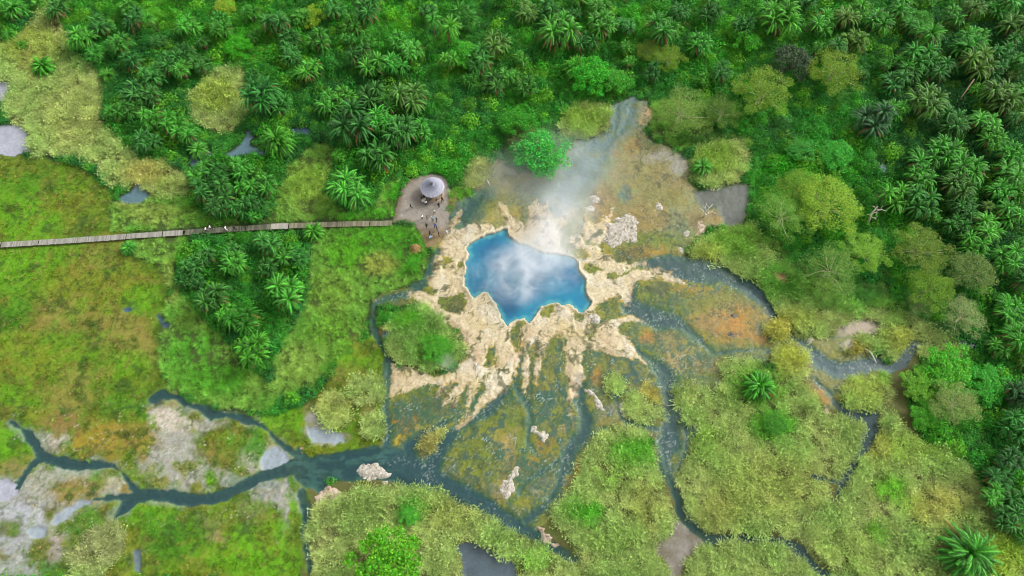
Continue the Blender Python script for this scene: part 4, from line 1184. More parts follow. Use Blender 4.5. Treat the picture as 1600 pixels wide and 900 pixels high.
# leafy undergrowth wherever nothing else grows
NFS = np.full(X.shape, -99.0)
for P in NOT_FOREST:
    NFS = np.maximum(NFS, full(P, WU1, WV1))
NFS = np.maximum(NFS, np.maximum(KEEP_OFF, WATER + 2))
x, y = jitter_grid(-133, 133, -6, 145, .86)
u, v = to_px(x, y)
ok = (gs(NFS, x, y) < -1.0)
x, y, u, v = x[ok], y[ok], u[ok], v[ok]
big, mid = fbm(x, y, 8, 3, 95), fbm(x, y, 2.6, 3, 96)
LEAFY_TONES = [
    (380, 60, 60, 50, S(70, 150, 34), .8), (240, 20, 60, 30, S(80, 160, 30), .7), (620, 30, 50, 30, S(74, 160, 30), .8), (720, 110, 40, 30, S(72, 156, 34), .8), (740, 160, 50, 40, S(50, 120, 50), .8), (710, 220, 60, 30, S(56, 138, 44), .8), (690, 260, 50, 24, S(70, 160, 36), .9),
    (460, 130, 50, 40, S(58, 136, 36), .6), (420, 60, 30, 30, S(76, 156, 30), .7), (900, 100, 40, 40, S(56, 140, 40), .7), (970, 40, 60, 40, S(66, 150, 34), .8), (1000, 30, 40, 20, S(70, 156, 34), .8), (920, 120, 40, 30, S(64, 146, 36), .7), (820, 180, 50, 40, S(62, 146, 34), .8), (1150, 60, 40, 40, S(80, 160, 34), .8), (1100, 100, 40, 30, S(64, 150, 36), .7),
    (1300, 210, 60, 50, S(58, 146, 40), .9), (1240, 270, 60, 40, S(66, 160, 34), .9), (1320, 250, 40, 30, S(64, 156, 36), .8), (1200, 300, 40, 30, S(60, 150, 36), .8), (1220, 200, 30, 20, S(60, 110, 56), .7),
    (1480, 580, 60, 40, S(74, 160, 36), .9), (1560, 560, 40, 40, S(56, 140, 40), .8), (1460, 640, 40, 40, S(88, 160, 42), .8), (1540, 640, 40, 50, S(60, 140, 38), .8), (1560, 700, 40, 40, S(50, 120, 44), .7), (1440, 590, 40, 30, S(96, 160, 46), .8), (1470, 515, 50, 20, S(60, 120, 56), .8),
    (340, 570, 50, 30, S(72, 146, 38), .8), (1500, 150, 150, 170, S(34, 92, 42), .8), (1530, 400, 90, 80, S(36, 96, 40), .8), (560, 170, 130, 70, S(40, 104, 42), .6), (230, 130, 90, 90, S(40, 106, 42), .6),
]
t = mixc(S(66, 146, 36), S(44, 116, 44), .5 + 1.2 * big)
t = tones(u, v, x, y, t, LEAFY_TONES)
t = 1.2 * mixc(t, S(88, 160, 36), sstep(.08, .45, fbm(x, y, 3.2, 3, 97)) * .7)
t = mixc(t, S(120, 158, 40), sstep(.42, .6, fbm(x, y, 2.4, 2, 98)) * .7)
n = len(x)
t = t * (1 + .22 * RNG.normal(0, 1, n).clip(-1.6, 1.6)[:, None])
t = t * .9 + .1 * t.mean(1, keepdims=True) * np.array([1.1, 1.0, .8])
h = np.clip(1.0 + 1.1 * big + .9 * mid, .35, 2.4)
w = np.clip(.75 + .25 * h, .7, 1.25) * RNG.uniform(.8, 1.2, n)
o_under = scatter('undergrowth', G_LEAFY, np.stack([x, y, gs(Z, x, y) - .05], 1), np.stack([w, w, h], 1), t, .15,
                  'dense bright green leafy undergrowth between the palms', 'undergrowth', 5)
x, y = jitter_grid(-133, 133, -6, 145, 2.7)
u, v = to_px(x, y)
ok = (gs(NFS, x, y) < -9.0) & (u > -190) & (u < 1790) & (v > -70) & (v < 960) & (fbm(x, y, 14, 2, 140) > -.45)
x, y, u, v = x[ok], y[ok], u[ok], v[ok]
n = len(x)
t2 = tones(u, v, x, y, mixc(S(70, 150, 36), S(48, 124, 40), .5 + 1.4 * fbm(x, y, 6, 2, 141)), LEAFY_TONES)
t2 = 1.08 * mixc(t2, S(112, 172, 40), (RNG.random(n) > .75) * .6) * (1 + .2 * RNG.normal(0, 1, n).clip(-1.5, 1.5)[:, None])
w = RNG.uniform(1.2, 2.3, n)
scatter('scrub', G_SCRUB, np.stack([x, y, gs(Z, x, y) - .05], 1), np.stack([w, w, w * RNG.uniform(.8, 1.4, n)], 1), t2, .12,
        'rounded leafy scrub mounds rising out of the undergrowth', 'scrub', 4)


# ------------------------------------------------------------------ palms
TONE, DEAD = [], []


def frond(vs, fs, rnd, base, az, elev, L, curl, nl, lw, lf):
    n_before = len(vs)
    d0 = Vector((math.cos(az), math.sin(az), 0))
    side = Vector((-d0.y, d0.x, 0))
    side_bend = rnd.uniform(-.25, .25)
    pts, dirs, p, seg = [], [], Vector(base), 9
    for i in range(seg + 1):
        t = i / seg
        e = elev - curl * t ** 1.4
        dd = (d0 + side * side_bend * t).normalized() * math.cos(e) + Vector((0, 0, math.sin(e)))
        pts.append(p.copy())
        dirs.append(dd)
        p = p + dd * (L / seg)
    b0 = len(vs)
    for i, q in enumerate(pts):
        w = .07 * (1 - .8 * i / seg)
        vs.append(q - side * w)
        vs.append(q + side * w)
    for i in range(seg):
        fs.append((b0 + 2 * i, b0 + 2 * i + 1, b0 + 2 * i + 3, b0 + 2 * i + 2))
    for k in range(nl):
        t = .16 + .84 * (k + .5) / nl
        f = t * seg
        i = min(int(f), seg - 1)
        q = pts[i].lerp(pts[i + 1], f - i)
        dd = dirs[i]
        up = side.cross(dd) * -1
        if up.z < 0:
            up = -up
        ll = lf * (.45 + .75 * math.sin(PI * min(1, .12 + .82 * t))) * rnd.uniform(.8, 1.15)
        for s in (-1, 1):
            e = (side * s * .78 + dd * rnd.uniform(.45, .75) + up * rnd.uniform(-.1, .3) - Vector((0, 0, .45))).normalized()
            b = len(vs)
            vs += [q - dd * lw * .5, q + dd * lw * .5, q + e * ll]
            fs.append((b, b + 1, b + 2))
    tone = rnd.choice([rnd.uniform(.45, 1.0), rnd.uniform(.8, 1.5), rnd.uniform(1.0, 1.8)])
    dead = 1.0 if elev < .25 and rnd.random() < .22 else 0.0
    DEAD.extend([dead] * (len(vs) - n_before))
    TONE.extend([tone * 1.7] * (2 * (seg + 1)) + [tone] * (len(vs) - n_before - 2 * (seg + 1)))


def crown_at(vs, fs, rnd, base, n, L, lean=(0, 0), low=-.15):
    for k in range(n):
        az = k * 2.39996 + rnd.uniform(-.45, .45)
        t = (k + .5) / n
        elev = 1.42 - (1.42 - low) * t ** .85 + rnd.uniform(-.22, .22)
        elev += .35 * (math.cos(az) * lean[0] + math.sin(az) * lean[1])
        frond(vs, fs, rnd, Vector(base) + Vector((0, 0, .25 * (1 - t))), az, elev, L * rnd.uniform(.8, 1.15) * (.8 + .2 * t), rnd.uniform(1.3, 2.2), 24, .10, .29)


def palm_proto(rnd, stems, h, n, L):
    vs, fs = [], []
    TONE.clear()
    DEAD.clear()
    tk = MB()
    for (dx, dy, hh, k) in stems:
        top = Vector((dx, dy, h * hh))
        base = Vector((dx * .25, dy * .25, -.1))
        midp = base.lerp(top, .5) - Vector((dx * .12, dy * .12, 0))
        tk.tube([base, base.lerp(midp, .5), midp, midp.lerp(top, .5), top], [.24, .2, .17, .16, .2], 8)
        crown_at(vs, fs, rnd, top, int(n * k), L * (.8 + .2 * k), (dx * .12, dy * .12))
    cm_ = bpy.data.meshes.new('palm_crown')
    cm_.from_pydata(vs, [], fs)
    ta = cm_.attributes.new('tone', 'FLOAT', 'POINT')
    ta.data.foreach_set('value', np.array(TONE, np.float32))
    da = cm_.attributes.new('dead', 'FLOAT', 'POINT')
    da.data.foreach_set('value', np.array(DEAD, np.float32))
    cm_.materials.append(M_PALM)
    tm = tk.mesh('palm_trunk', True)
    tm.materials.append(M_BARK)
    return cm_, tm


R2 = random.Random(21)
PALM_SINGLE = [palm_proto(R2, [(R2.uniform(-.5, .5), R2.uniform(-.5, .5), 1, 1)], 4.6, 74, 3.2) for _ in range(4)]
PALM_CLUMP = []
for _ in range(5):
    st = []
    ns = R2.choice([4, 5, 6])
    a0 = R2.uniform(0, 6)
    for q in range(ns):
        a = a0 + q * 2 * PI / ns + R2.uniform(-.3, .3)
        rr = R2.uniform(1.0, 2.0) if q else .3
        st.append((math.cos(a) * rr, math.sin(a) * rr, R2.uniform(.6, 1.05), R2.uniform(.55, .8)))
    PALM_CLUMP.append(palm_proto(R2, st, 3.6, 62, 2.9))
PALM_BUSH = [palm_proto(R2, [(0, 0, 1, 1.1), (.5, .4, .8, .4), (-.5, .2, .7, .4)], 0.9, 95, 2.8) for _ in range(3)]
PALM_KIND = {'s': (PALM_SINGLE, 4.6, 2.7), 'c': (PALM_CLUMP, 3.4, 3.6), 'b': (PALM_BUSH, 1.2, 2.5)}
TINTS = {'d': S(46, 98, 36), 'm': S(58, 120, 36), 'g': S(62, 126, 34), 'y': S(70, 106, 40), 'k': S(40, 80, 38)}
placed = []


def plant(name, proto, hc, rad_, u, v, r, tint, label, cat, group=None, rz=None, squash=1.0):
    s = r / scale_at(v + 20) / rad_
    for _ in range(3):
        p = at(u, v, hc * s)
        d = p.y * CP - (hc * s - CAM_H) * SP
        s = r * d / FPX / rad_
    e = empty(name, (p.x, p.y, 0), random.uniform(0, 2 * PI) if rz is None else rz)
    e.rotation_euler = (random.gauss(0, .09), random.gauss(0, .09), e.rotation_euler[2])
    e.scale = (s * random.uniform(.88, 1.1), s * random.uniform(.88, 1.1), s * squash)
    tag(e, label, cat, group)
    c = bpy.data.objects.new('crown', proto[0])
    COL.objects.link(c)
    c.parent = e
    k = random.gauss(1, .12)
    c.color = (*(tint * k * np.array([random.gauss(1, .08), 1, random.gauss(1, .08)])), 1)
    t = bpy.data.objects.new('trunk', proto[1])
    COL.objects.link(t)
    t.parent = e
    placed.append((p.x, p.y, s * rad_, u, v))
    return e


# crown centre, radius, habit, tone
PALMS = """15 15 22 c m;88 12 24 c d;15 55 15 b g;68 104 22 b g;125 55 26 c m;152 40 24 c d;185 72 22 c m;205 100 22 c d;168 118 16 b m;205 140 24 c d;235 120 24 c d;262 95 24 c d;292 84 22 c d;312 100 20 c d;285 112 20 c m;180 178 20 c m;205 168 22 c d;232 150 22 c d;238 182 22 c m;225 212 26 c d;268 190 24 c g;285 208 22 c m;310 235 16 b m;
33 70 10 b g;428 38 26 c d;455 60 20 c d;500 60 24 c m;553 38 22 c g;560 86 26 c d;585 98 26 c m;545 62 18 c m;615 95 24 c m;575 12 30 c d;640 80 22 c m;625 62 20 c m;697 48 22 s g;725 15 26 c m;770 66 28 c y;752 92 30 c d;772 126 24 c d;790 118 20 c m;412 152 36 c d;440 165 22 c d;510 158 26 c m;540 152 24 c m;582 150 26 c d;640 148 34 c y;612 162 24 c m;556 196 42 c d;596 184 30 c m;624 212 34 c d;655 200 24 c m;592 246 32 c d;437 224 32 b g;540 290 40 c m;420 290 24 c m;
310 268 24 c m;340 268 24 c d;372 262 24 c m;318 298 24 c d;350 300 26 c d;386 290 24 c m;405 272 18 c m;372 322 22 c d;402 312 22 c d;335 325 22 c d;395 335 16 c m;
305 386 16 b m;300 416 24 c d;288 436 18 c d;322 402 22 c d;365 416 28 c m;335 464 34 c d;362 392 20 c d;415 385 28 c d;440 398 24 c m;462 402 22 c d;490 362 20 b g;440 456 40 c m;382 496 34 c m;400 545 34 c m;352 486 22 c m;306 440 20 c d;200 388 15 b m;420 420 22 c d;
820 16 22 c y;872 45 38 c g;944 42 28 c m;912 62 24 c d;1032 45 30 c m;1110 20 24 c d;900 108 26 b g;1125 112 22 c d;1165 42 24 c d;1225 30 38 c g;1285 30 26 c m;1320 28 26 c y;1348 18 24 c m;1372 34 24 c m;1340 64 26 c y;1402 14 26 c m;1440 84 32 c m;1415 98 22 c m;1470 104 26 c d;1455 72 22 c d;1510 70 28 c m;1530 54 22 c g;1532 96 32 c y;1520 14 26 c y;1552 104 24 c d;1590 40 32 c y;1565 86 24 c d;1595 96 24 c m;1450 158 36 c y;1372 188 36 c k;1398 162 24 c m;1490 190 28 c d;1400 128 22 c d;1562 150 32 c y;1595 152 26 c m;1542 190 26 c m;1552 216 22 c g;1450 252 30 c m;1478 238 32 c g;1512 268 32 c m;1440 284 28 c m;1492 288 32 c y;1580 268 30 c m;1582 240 24 c m;1562 294 24 c m;1400 310 30 c m;1436 312 32 c d;1512 322 30 c d;1540 352 30 c g;1500 356 26 c d;1524 384 26 c m;1572 330 26 c m;1594 300 22 c m;1580 402 28 c m;1596 440 28 c d;1580 480 28 c m;1592 524 30 c m;1560 548 22 c m;
1590 622 30 c k;1594 664 28 c d;1580 718 28 c k;1562 744 26 c d;1548 768 22 c m;1590 780 28 c d;1576 808 24 c d;1596 830 22 c m;1510 862 46 b m;1186 604 28 b m;1097 262 20 b m;1256 180 0 b m;935 15 22 c m;1060 15 22 c d;860 10 22 c d;665 20 20 c d;1200 15 22 c m;1255 8 22 c d;1490 30 22 c m;470 25 20 c m;520 15 22 c d;390 20 20 c m;345 30 18 c m;1425 40 20 c m;1565 12 24 c m;60 8 14 b g"""
HERO = {
    (15, 55): 'small green bush palm at the left edge of the yellow reeds', (68, 104): 'lone bushy palm standing in the tawny top left reeds', (437, 224): 'bright green bush palm beside the curved blue pool',
    (540, 290): 'large rounded palm thicket standing alone left of the hut', (490, 362): 'bright green bush palm overhanging the boardwalk', (440, 456): 'broad palm thicket on the right side of the meadow grove',
    (400, 545): 'lowest palm thicket of the grove beneath the boardwalk', (382, 496): 'palm thicket second from the bottom of the meadow grove', (335, 464): 'dark palm thicket at the left side of the meadow grove', (200, 388): 'tiny bush palm just below the pale stretch of boardwalk',
    (1510, 862): 'largest bush palm standing alone in the lower right reeds', (1186, 604): 'green bush palm in the middle of the right hand reed bed', (1097, 262): 'small dark bush palm in pale reeds right of the mats', (872, 45): 'big yellow green palm thicket at the top centre',
    (592, 246): 'palm thicket nearest the dirt clearing above the hut', (556, 196): 'big dark palm thicket behind the lone palms left of the hut', (1225, 30): 'bright bushy palm thicket at the top right beside the dark tree', (900, 108): 'feathery green palm bush above the yellow reed tongue',
    (305, 386): 'low bush palm at the upper left of the meadow grove', (310, 235): 'low bush palm beside the blue pool and yellow reeds', (640, 148): 'olive tinted palm thicket in the middle of the top forest', (1450, 158): 'olive plumed palm thicket in the right hand jungle',
    (1372, 188): 'very dark palm thicket at the inner edge of the right jungle', (1186, 605): ''}


def palm_region(u, v):
    if u < 350 and v < 245:
        return 'in the top left palm grove beside the tawny reeds', 'palms of the top left grove'
    if u < 480 and v < 350 and v > 240:
        return 'in the grove just above the boardwalk', 'palms of the grove above the boardwalk'
    if u < 520 and v > 350:
        return 'in the grove just below the boardwalk', 'palms of the grove below the boardwalk'
    if u < 690:
        return 'in the forest above the dirt clearing', 'palms of the forest above the clearing'
    if u < 1000:
        return 'in the forest behind the steaming stream', 'palms of the forest behind the spring'
    if u < 1300 and v < 220:
        return 'in the forest behind the acacias at the top', 'palms of the forest behind the acacias'
    if v < 240:
        return 'in the dark upper right jungle', 'palms of the upper right jungle'
    if v < 580:
        return 'in the jungle along the right edge', 'palms of the right edge jungle'
    return 'at the right edge beside the corner reeds', 'palms beside the corner reeds'


TONE_WORD = {'d': 'dark green', 'm': 'mid green', 'g': 'bright green', 'y': 'olive plumed', 'k': 'blackish green'}


def add_palm(u, v, r, kind, tone, hero=None):
    protos, hc, rd = PALM_KIND[kind]
    where, grp = palm_region(u, v)
    size = 'small' if r < 22 else 'large' if r >= 32 else 'medium'
    lab = hero or '%s %s feathery palm %s' % (size, TONE_WORD[tone], where)
    return plant('palm_tree', random.choice(protos), hc, rd, u, v, r * (.92 if grp.endswith('below the boardwalk') else 1.0), TINTS[tone], lab, 'palm', None if hero else grp, squash=random.uniform(.9, 1.15))


for row in PALMS.replace('\n', '').split(';'):
    u, v, r, kind, tone = row.split()
    u, v, r = int(u), int(v), int(r)
    if r:
        add_palm(u, v, r, kind, tone, HERO.get((u, v)))


# ------------------------------------------------------------------ broadleaf trees and acacias
def tree_proto(rnd, clumps, crown_r, crown_h, height, leaf, per, bark, flat=1.0, show=.5):
    tk = MB()
    vs, fs = [], []
    tk.tube([(0, 0, -.1), (.08, .05, height * .3), (.0, .1, height * .55)], [.24, .19, .15], 8)
    for k in range(clumps):
        a = k * 2.39996
        rr = crown_r * math.sqrt((k + .5) / clumps)
        zz = height * .62 + crown_h * (math.sqrt(max(0, 1 - (rr / crown_r / 1.08) ** 2)) - .25) + rnd.uniform(-.35, .35)
        rr *= rnd.uniform(.85, 1.1)
        c = Vector((math.cos(a) * rr + rnd.gauss(0, .3), math.sin(a) * rr + rnd.gauss(0, .3), zz))
        b0 = Vector((.0, .1, height * rnd.uniform(.35, .55)))
        m1 = b0.lerp(c, .5) + Vector((rnd.uniform(-.3, .3), rnd.uniform(-.3, .3), rnd.uniform(-.1, .5)))
        if k % 2 == 0 or show > .6:
            tk.tube([b0, b0.lerp(m1, .5) + Vector((0, 0, .15)), m1, m1.lerp(c, .6), c + Vector((0, 0, .25 * show))], [.07, .055, .04, .025, .012], 5)
        rc = crown_r * rnd.uniform(.20, .36)
        for q in range(int(per * rnd.uniform(.6, 1.2))):
            d = Vector((rnd.gauss(0, 1), rnd.gauss(0, 1), rnd.gauss(.15, .7))).normalized() * rc * rnd.random() ** .4
            d.z *= flat
            p = c + d
            nrm = Vector((rnd.gauss(0, .55), rnd.gauss(0, .55), 1)).normalized()
            e = Matrix.Rotation(rnd.uniform(0, 2 * PI), 3, nrm) @ nrm.orthogonal().normalized()
            w = nrm.cross(e)
            l = leaf * rnd.uniform(.6, 1.3)
            b = len(vs)
            vs += [p - e * l * .5, p + w * l * .3, p + e * l * .5 - nrm * l * .1, p - w * l * .3]
            fs.append((b, b + 1, b + 2, b + 3))
    cm_ = bpy.data.meshes.new('leaf_crown')
    cm_.from_pydata(vs, [], fs)
    cm_.materials.append(M_LEAF)
    tm = tk.mesh('tree_trunk', True)
    tm.materials.append(bark)
    return cm_, tm


R3 = random.Random(33)
ACACIA = [tree_proto(R3, 34, 3.4, 1.3, 4.2, .17, 230, M_PALEBARK, .55, .4) for _ in range(3)]
BROAD = [tree_proto(R3, 34, 3.0, 2.0, 3.2, .30, 120, M_BARK, .85, .3) for _ in range(3)]
SPARSE = [tree_proto(R3, 36, 3.4, 1.5, 4.0, .15, 190, M_PALEBARK, .6, .45) for _ in range(2)]
TREES = [   # u, v, r, proto, colour, label
    (845, 238, 40, BROAD, S(64, 160, 56), 'vivid green round tree at the edge of the steaming stream', 'broadleaf tree'),
    (815, 215, 26, BROAD, S(84, 110, 50), 'dull olive bush behind the vivid round tree', 'bush'),
    (805, 190, 30, BROAD, S(62, 140, 36), 'leafy green tree above the dull olive bush', 'broadleaf tree'),
    (605, 872, 55, BROAD, S(78, 150, 28), 'bright green spreading tree at the bottom of the reeds', 'broadleaf tree'),
    (1065, 168, 46, SPARSE, S(112, 144, 66), 'thin grey green acacia with bare pale limbs beside the inlet', 'acacia'),
    (1128, 172, 38, ACACIA, S(112, 146, 52), 'olive green acacia right of the one with bare limbs', 'acacia'),
    (1195, 138, 50, ACACIA, S(110, 146, 44), 'wide yellow green acacia at the middle of the top forest edge', 'acacia'),
    (1045, 88, 30, ACACIA, S(108, 142, 38), 'yellowish acacia deep among the top palms', 'acacia'),
    (1015, 75, 22, ACACIA, S(96, 134, 48), 'small olive acacia left of the yellowish one', 'acacia'),
    (1306, 106, 46, ACACIA, S(116, 148, 40), 'yellowest acacia beside the dark tree at the top right', 'acacia'),
    (1238, 92, 36, BROAD, S(58, 76, 48), 'dark brownish tree between two yellow acacias', 'broadleaf tree'),
    (1250, 290, 40, ACACIA, S(108, 150, 44), 'upper tree of the spreading acacia group right of the field', 'acacia'),
    (1225, 335, 48, SPARSE, S(104, 144, 56), 'left spreading acacia with pale limbs right of the field', 'acacia'),
    (1300, 320, 56, ACACIA, S(122, 154, 44), 'broadest acacia in the middle of the right hand group', 'acacia'),
    (1350, 390, 40, ACACIA, S(112, 150, 44), 'right hand tree of the spreading acacia group', 'acacia'),
    (1300, 415, 48, SPARSE, S(100, 140, 58), 'lowest spreading acacia above the grey green grass', 'acacia'),
    (1442, 388, 46, ACACIA, S(110, 142, 48), 'olive acacia at the top of the right hand trio', 'acacia'),
    (1458, 446, 42, ACACIA, S(108, 146, 42), 'yellow olive acacia below the top one of the trio', 'acacia'),
    (1526, 424, 40, ACACIA, S(112, 138, 66), 'pale olive acacia standing against the right jungle', 'acacia'),
    (1508, 494, 40, SPARSE, S(128, 146, 84), 'faded grey green acacia below the pale olive one', 'acacia'),
    (1440, 475, 26, SPARSE, S(104, 136, 66), 'thin low acacia left of the faded one', 'acacia'),
    (1498, 632, 42, SPARSE, S(126, 146, 76), 'faded bushy acacia right of the corner reeds', 'acacia'),
    (1480, 575, 44, BROAD, S(84, 164, 40), 'fresh green spreading bush above the corner reeds', 'bush'),
    (1435, 600, 30, BROAD, S(106, 162, 46), 'yellow green bush on the bank of the right stream', 'bush'),
    (1545, 600, 34, BROAD, S(58, 142, 40), 'deep green bush between the faded acacia and the jungle', 'bush'),
    (1445, 650, 24, BROAD, S(84, 160, 40), 'small fresh bush left of the faded bushy acacia', 'bush'),
    (640, 805, 16, BROAD, S(74, 156, 48), 'small green bush in the rounded bottom reeds', 'bush'),
    (682, 545, 24, BROAD, S(72, 140, 38), 'bright bush on the round sedge island', 'bush'),
    (1208, 662, 22, BROAD, S(66, 138, 36), 'bright low bush in the right hand reed bed', 'bush'),
    (370, 70, 24, BROAD, S(74, 160, 30), 'lime green bush among the top left palms', 'bush'),
    (240, 22, 20, BROAD, S(86, 164, 34), 'light green bush at the top left edge', 'bush'),
    (485, 25, 22, BROAD, S(118, 160, 34), 'yellow green bush in the top forest', 'bush'),
    (350, 8, 20, BROAD, S(126, 158, 40), 'yellowish bush at the very top left', 'bush'),
    (730, 85, 26, BROAD, S(74, 166, 40), 'fresh leafy tree left of the tall centre palms', 'broadleaf tree'),
    (1155, 40, 20, BROAD, S(92, 172, 44), 'light leafy tree at the top right of centre', 'broadleaf tree'),
    (1170, 62, 24, BROAD, S(80, 168, 44), 'light leafy tree just below its twin at the top', 'broadleaf tree'),
    (925, 110, 36, BROAD, S(60, 152, 36), 'leafy green tree above the yellow reed tongue', 'broadleaf tree'),
    (960, 125, 26, BROAD, S(62, 140, 40), 'leafy tree at the head of the inlet', 'broadleaf tree'),
    (1440, 30, 20, BROAD, S(66, 140, 40), 'leafy tree between palms at the top right', 'broadleaf tree'),
    (100, 640, 0, BROAD, S(66, 140, 40), '', ''),
    (1312, 240, 30, BROAD, S(60, 150, 40), 'leafy bush at the left edge of the right jungle', 'bush'),
    (1250, 235, 26, BROAD, S(60, 140, 44), 'leafy bush below the yellowest acacia', 'bush'),
]
for (u, v, r, pr, col, lab, cat) in TREES:
    if r:
        hc = {id(ACACIA): 3.4, id(BROAD): 2.9, id(SPARSE): 3.4}[id(pr)]
        rd = {id(ACACIA): 4.0, id(BROAD): 3.5, id(SPARSE): 4.0}[id(pr)]
        low = cat == 'bush'
        plant('acacia_tree' if cat == 'acacia' else 'bush' if low else 'broadleaf_tree', random.choice(pr), hc * (.7 if low else 1), rd, u, v, r, col, lab, cat, squash=.7 if low else 1.0)

# fill the rest of the forest with palms
cand = []
x, y = jitter_grid(-132, 132, -4, 144, 2.2)
hgt = 3.2
u, v = to_px(x, y, hgt)
pal = np.array([(p[0], p[1], p[2]) for p in placed])
NF_BIG = np.maximum(NFS, 0 * NFS - 99)
order = RNG.permutation(len(x))
count = 0
for i in order:
    if not (-60 < u[i] < 1660 and -45 < v[i] < 945):
        continue
    if gs(NFS, x[i], y[i]) > -16:
        continue
    if 1010 < u[i] < 1400 and 140 < v[i] < 480:
        continue
    if 660 < u[i] < 770 and 140 < v[i] < 300:
        continue
    if 1400 < u[i] < 1560 and 340 < v[i] < 700:
        continue
    dd = np.hypot(pal[:, 0] - x[i], pal[:, 1] - y[i])
    right = u[i] > 1330
    if (dd < pal[:, 2] * (.5 if right else .65) + (1.2 if right else 1.9)).any():
        continue
    r = random.choice([random.uniform(11, 18), random.uniform(15, 25)])
    tone = random.choice('ddmmmgy' if right else 'ddmmg')
    add_palm(u[i], v[i], r, 'c' if random.random() < .85 else 's', tone)
    pal = np.vstack([pal, [placed[-1][0], placed[-1][1], placed[-1][2]]])
    count += 1
    if count >= 100:
        break
print('palms', len([p for p in placed]), 'filled', count)

# ------------------------------------------------------------------ sinter crusts, mound, dead wood
def mat_rock(name, c0, c1, c2, scale=1.2):
    m, nt = new_mat(name)
    out = N(nt, 'ShaderNodeOutputMaterial')
    b = N(nt, 'ShaderNodeBsdfPrincipled')
    tc = N(nt, 'ShaderNodeTexCoord')
    n1 = N(nt, 'ShaderNodeTexNoise')
    n1.inputs['Scale'].default_value = scale
    n1.inputs['Detail'].default_value = 8
    n1.inputs['Roughness'].default_value = .7
    rp = N(nt, 'ShaderNodeValToRGB')
    rp.color_ramp.elements[0].position = .36
    rp.color_ramp.elements[0].color = (*c0, 1)
    rp.color_ramp.elements[1].position = .62
    rp.color_ramp.elements[1].color = (*c2, 1)
    e = rp.color_ramp.elements.new(.47)
    e.color = (*c1, 1)
    bp = N(nt, 'ShaderNodeBump')
    bp.inputs['Strength'].default_value = .7
    bp.inputs['Distance'].default_value = .15
    b.inputs['Roughness'].default_value = .9
    nt.links.new(tc.outputs['Object'], n1.inputs['Vector'])
    nt.links.new(n1.outputs['Fac'], rp.inputs[0])
    nt.links.new(rp.outputs[0], b.inputs['Base Color'])
    nt.links.new(n1.outputs['Fac'], bp.inputs['Height'])
    nt.links.new(bp.outputs[0], b.inputs['Normal'])
    nt.links.new(b.outputs[0], out.inputs['Surface'])
    return m


M_CRUST = mat_rock('white_crust', S(88, 80, 64), S(136, 130, 116), S(166, 161, 152), 2.2)
M_CRUST2 = mat_rock('pale_pink_crust', S(92, 76, 60), S(140, 122, 104), S(168, 154, 138))
M_MOUND = mat_rock('brown_mound', S(88, 66, 36), S(118, 92, 52), S(136, 108, 64), 3)


def outcrop(name, P, h, mat, label, cat='rock', ragged=3.0, dome=6.0):
    st = .14
    if cat == 'rock':
        h, dome, ragged = h * .5, 9.0, 3.0
    x0, x1, y0, y1 = world_box(P)
    xs, ys = np.arange(x0 - .6, x1 + .6, st), np.arange(y0 - .6, y1 + .6, st)
    xx, yy = [a.ravel() for a in np.meshgrid(xs, ys)]
    u, v = to_px(xx, yy)
    nz1, nz2 = fbm(xx, yy, 1.5, 4, 120, .65), fbm(xx, yy, .7, 3, 121)
    d = sdf(P, u + fbm(xx, yy, 1.6, 3, 122) * ragged * 2.2, v + fbm(xx, yy, 1.6, 3, 123) * ragged * 2) + nz2 * 2
    z = gs(Z, xx, yy) - .12 + sstep(-3.0, dome, d) * h + sstep(-3, 2.5, d) * (.12 + (.10 + h * .5) * nz1 + .09 * nz2)
    nx, ny = len(xs), len(ys)
    q = (d > -1.5).reshape(ny, nx)
    q = (d > -3.0).reshape(ny, nx) if cat == 'rock' else q
    cells = q[:-1, :-1] & q[1:, :-1] & q[:-1, 1:] & q[1:, 1:]
    jj, ii = np.nonzero(cells)
    vv = np.arange(nx * ny).reshape(ny, nx)
    qv = np.stack([vv[jj, ii], vv[jj, ii + 1], vv[jj + 1, ii + 1], vv[jj + 1, ii]], 1).ravel()
    uq, inv = np.unique(qv, return_inverse=True)
    cx, cy = xx[uq].mean(), yy[uq].mean()
    me = mesh_np(name, np.stack([xx[uq] - cx, yy[uq] - cy, z[uq]], 1), inv, 4)
    me.polygons.foreach_set('use_smooth', np.ones(len(me.polygons), bool))
    o = link(name, me, mat)
    o.location = (cx, cy, 0)
    return tag(o, label, cat)


outcrop('sinter_rock', [(944, 352), (958, 348), (966, 340), (984, 334), (990, 338), (997, 348), (996, 362), (992, 378), (976, 378), (966, 384), (952, 388), (942, 378), (944, 366)], .45, M_CRUST, 'largest white crusted rock right of the spring')
outcrop('sinter_rock', [(922, 304), (932, 302), (940, 310), (936, 316), (932, 318), (926, 314)], .3, M_CRUST, 'small white rock above the pale lobes north of the pool')
outcrop('sinter_rock', [(913, 322), (924, 320), (930, 328), (922, 332), (914, 328)], .25, M_CRUST, 'flat whitish rock just left of the other small white rock')
outcrop('sinter_rock', [(1024, 320), (1030, 316), (1036, 324), (1030, 332), (1026, 328)], .3, M_CRUST, 'small white rock between the orange mat and the brown mat')
outcrop('sinter_rock', [(1059, 388), (1066, 386), (1068, 395), (1060, 396)], .3, M_CRUST, 'little white rock at the edge of the upper right reeds')
outcrop('sinter_rock', [(1064, 366), (1074, 360), (1078, 368), (1070, 374)], .2, M_CRUST, 'grey white stone above the little white rock')
outcrop('sinter_rock', [(1088, 350), (1096, 346), (1104, 354), (1098, 366), (1086, 370), (1090, 360)], .2, M_CRUST2, 'pinkish crust beside the tip of the upper right reeds')
outcrop('sinter_rock', [(918, 496), (930, 488), (940, 494), (938, 504), (926, 506)], .55, M_CRUST, 'grey white boulder on the right lip of the pool')
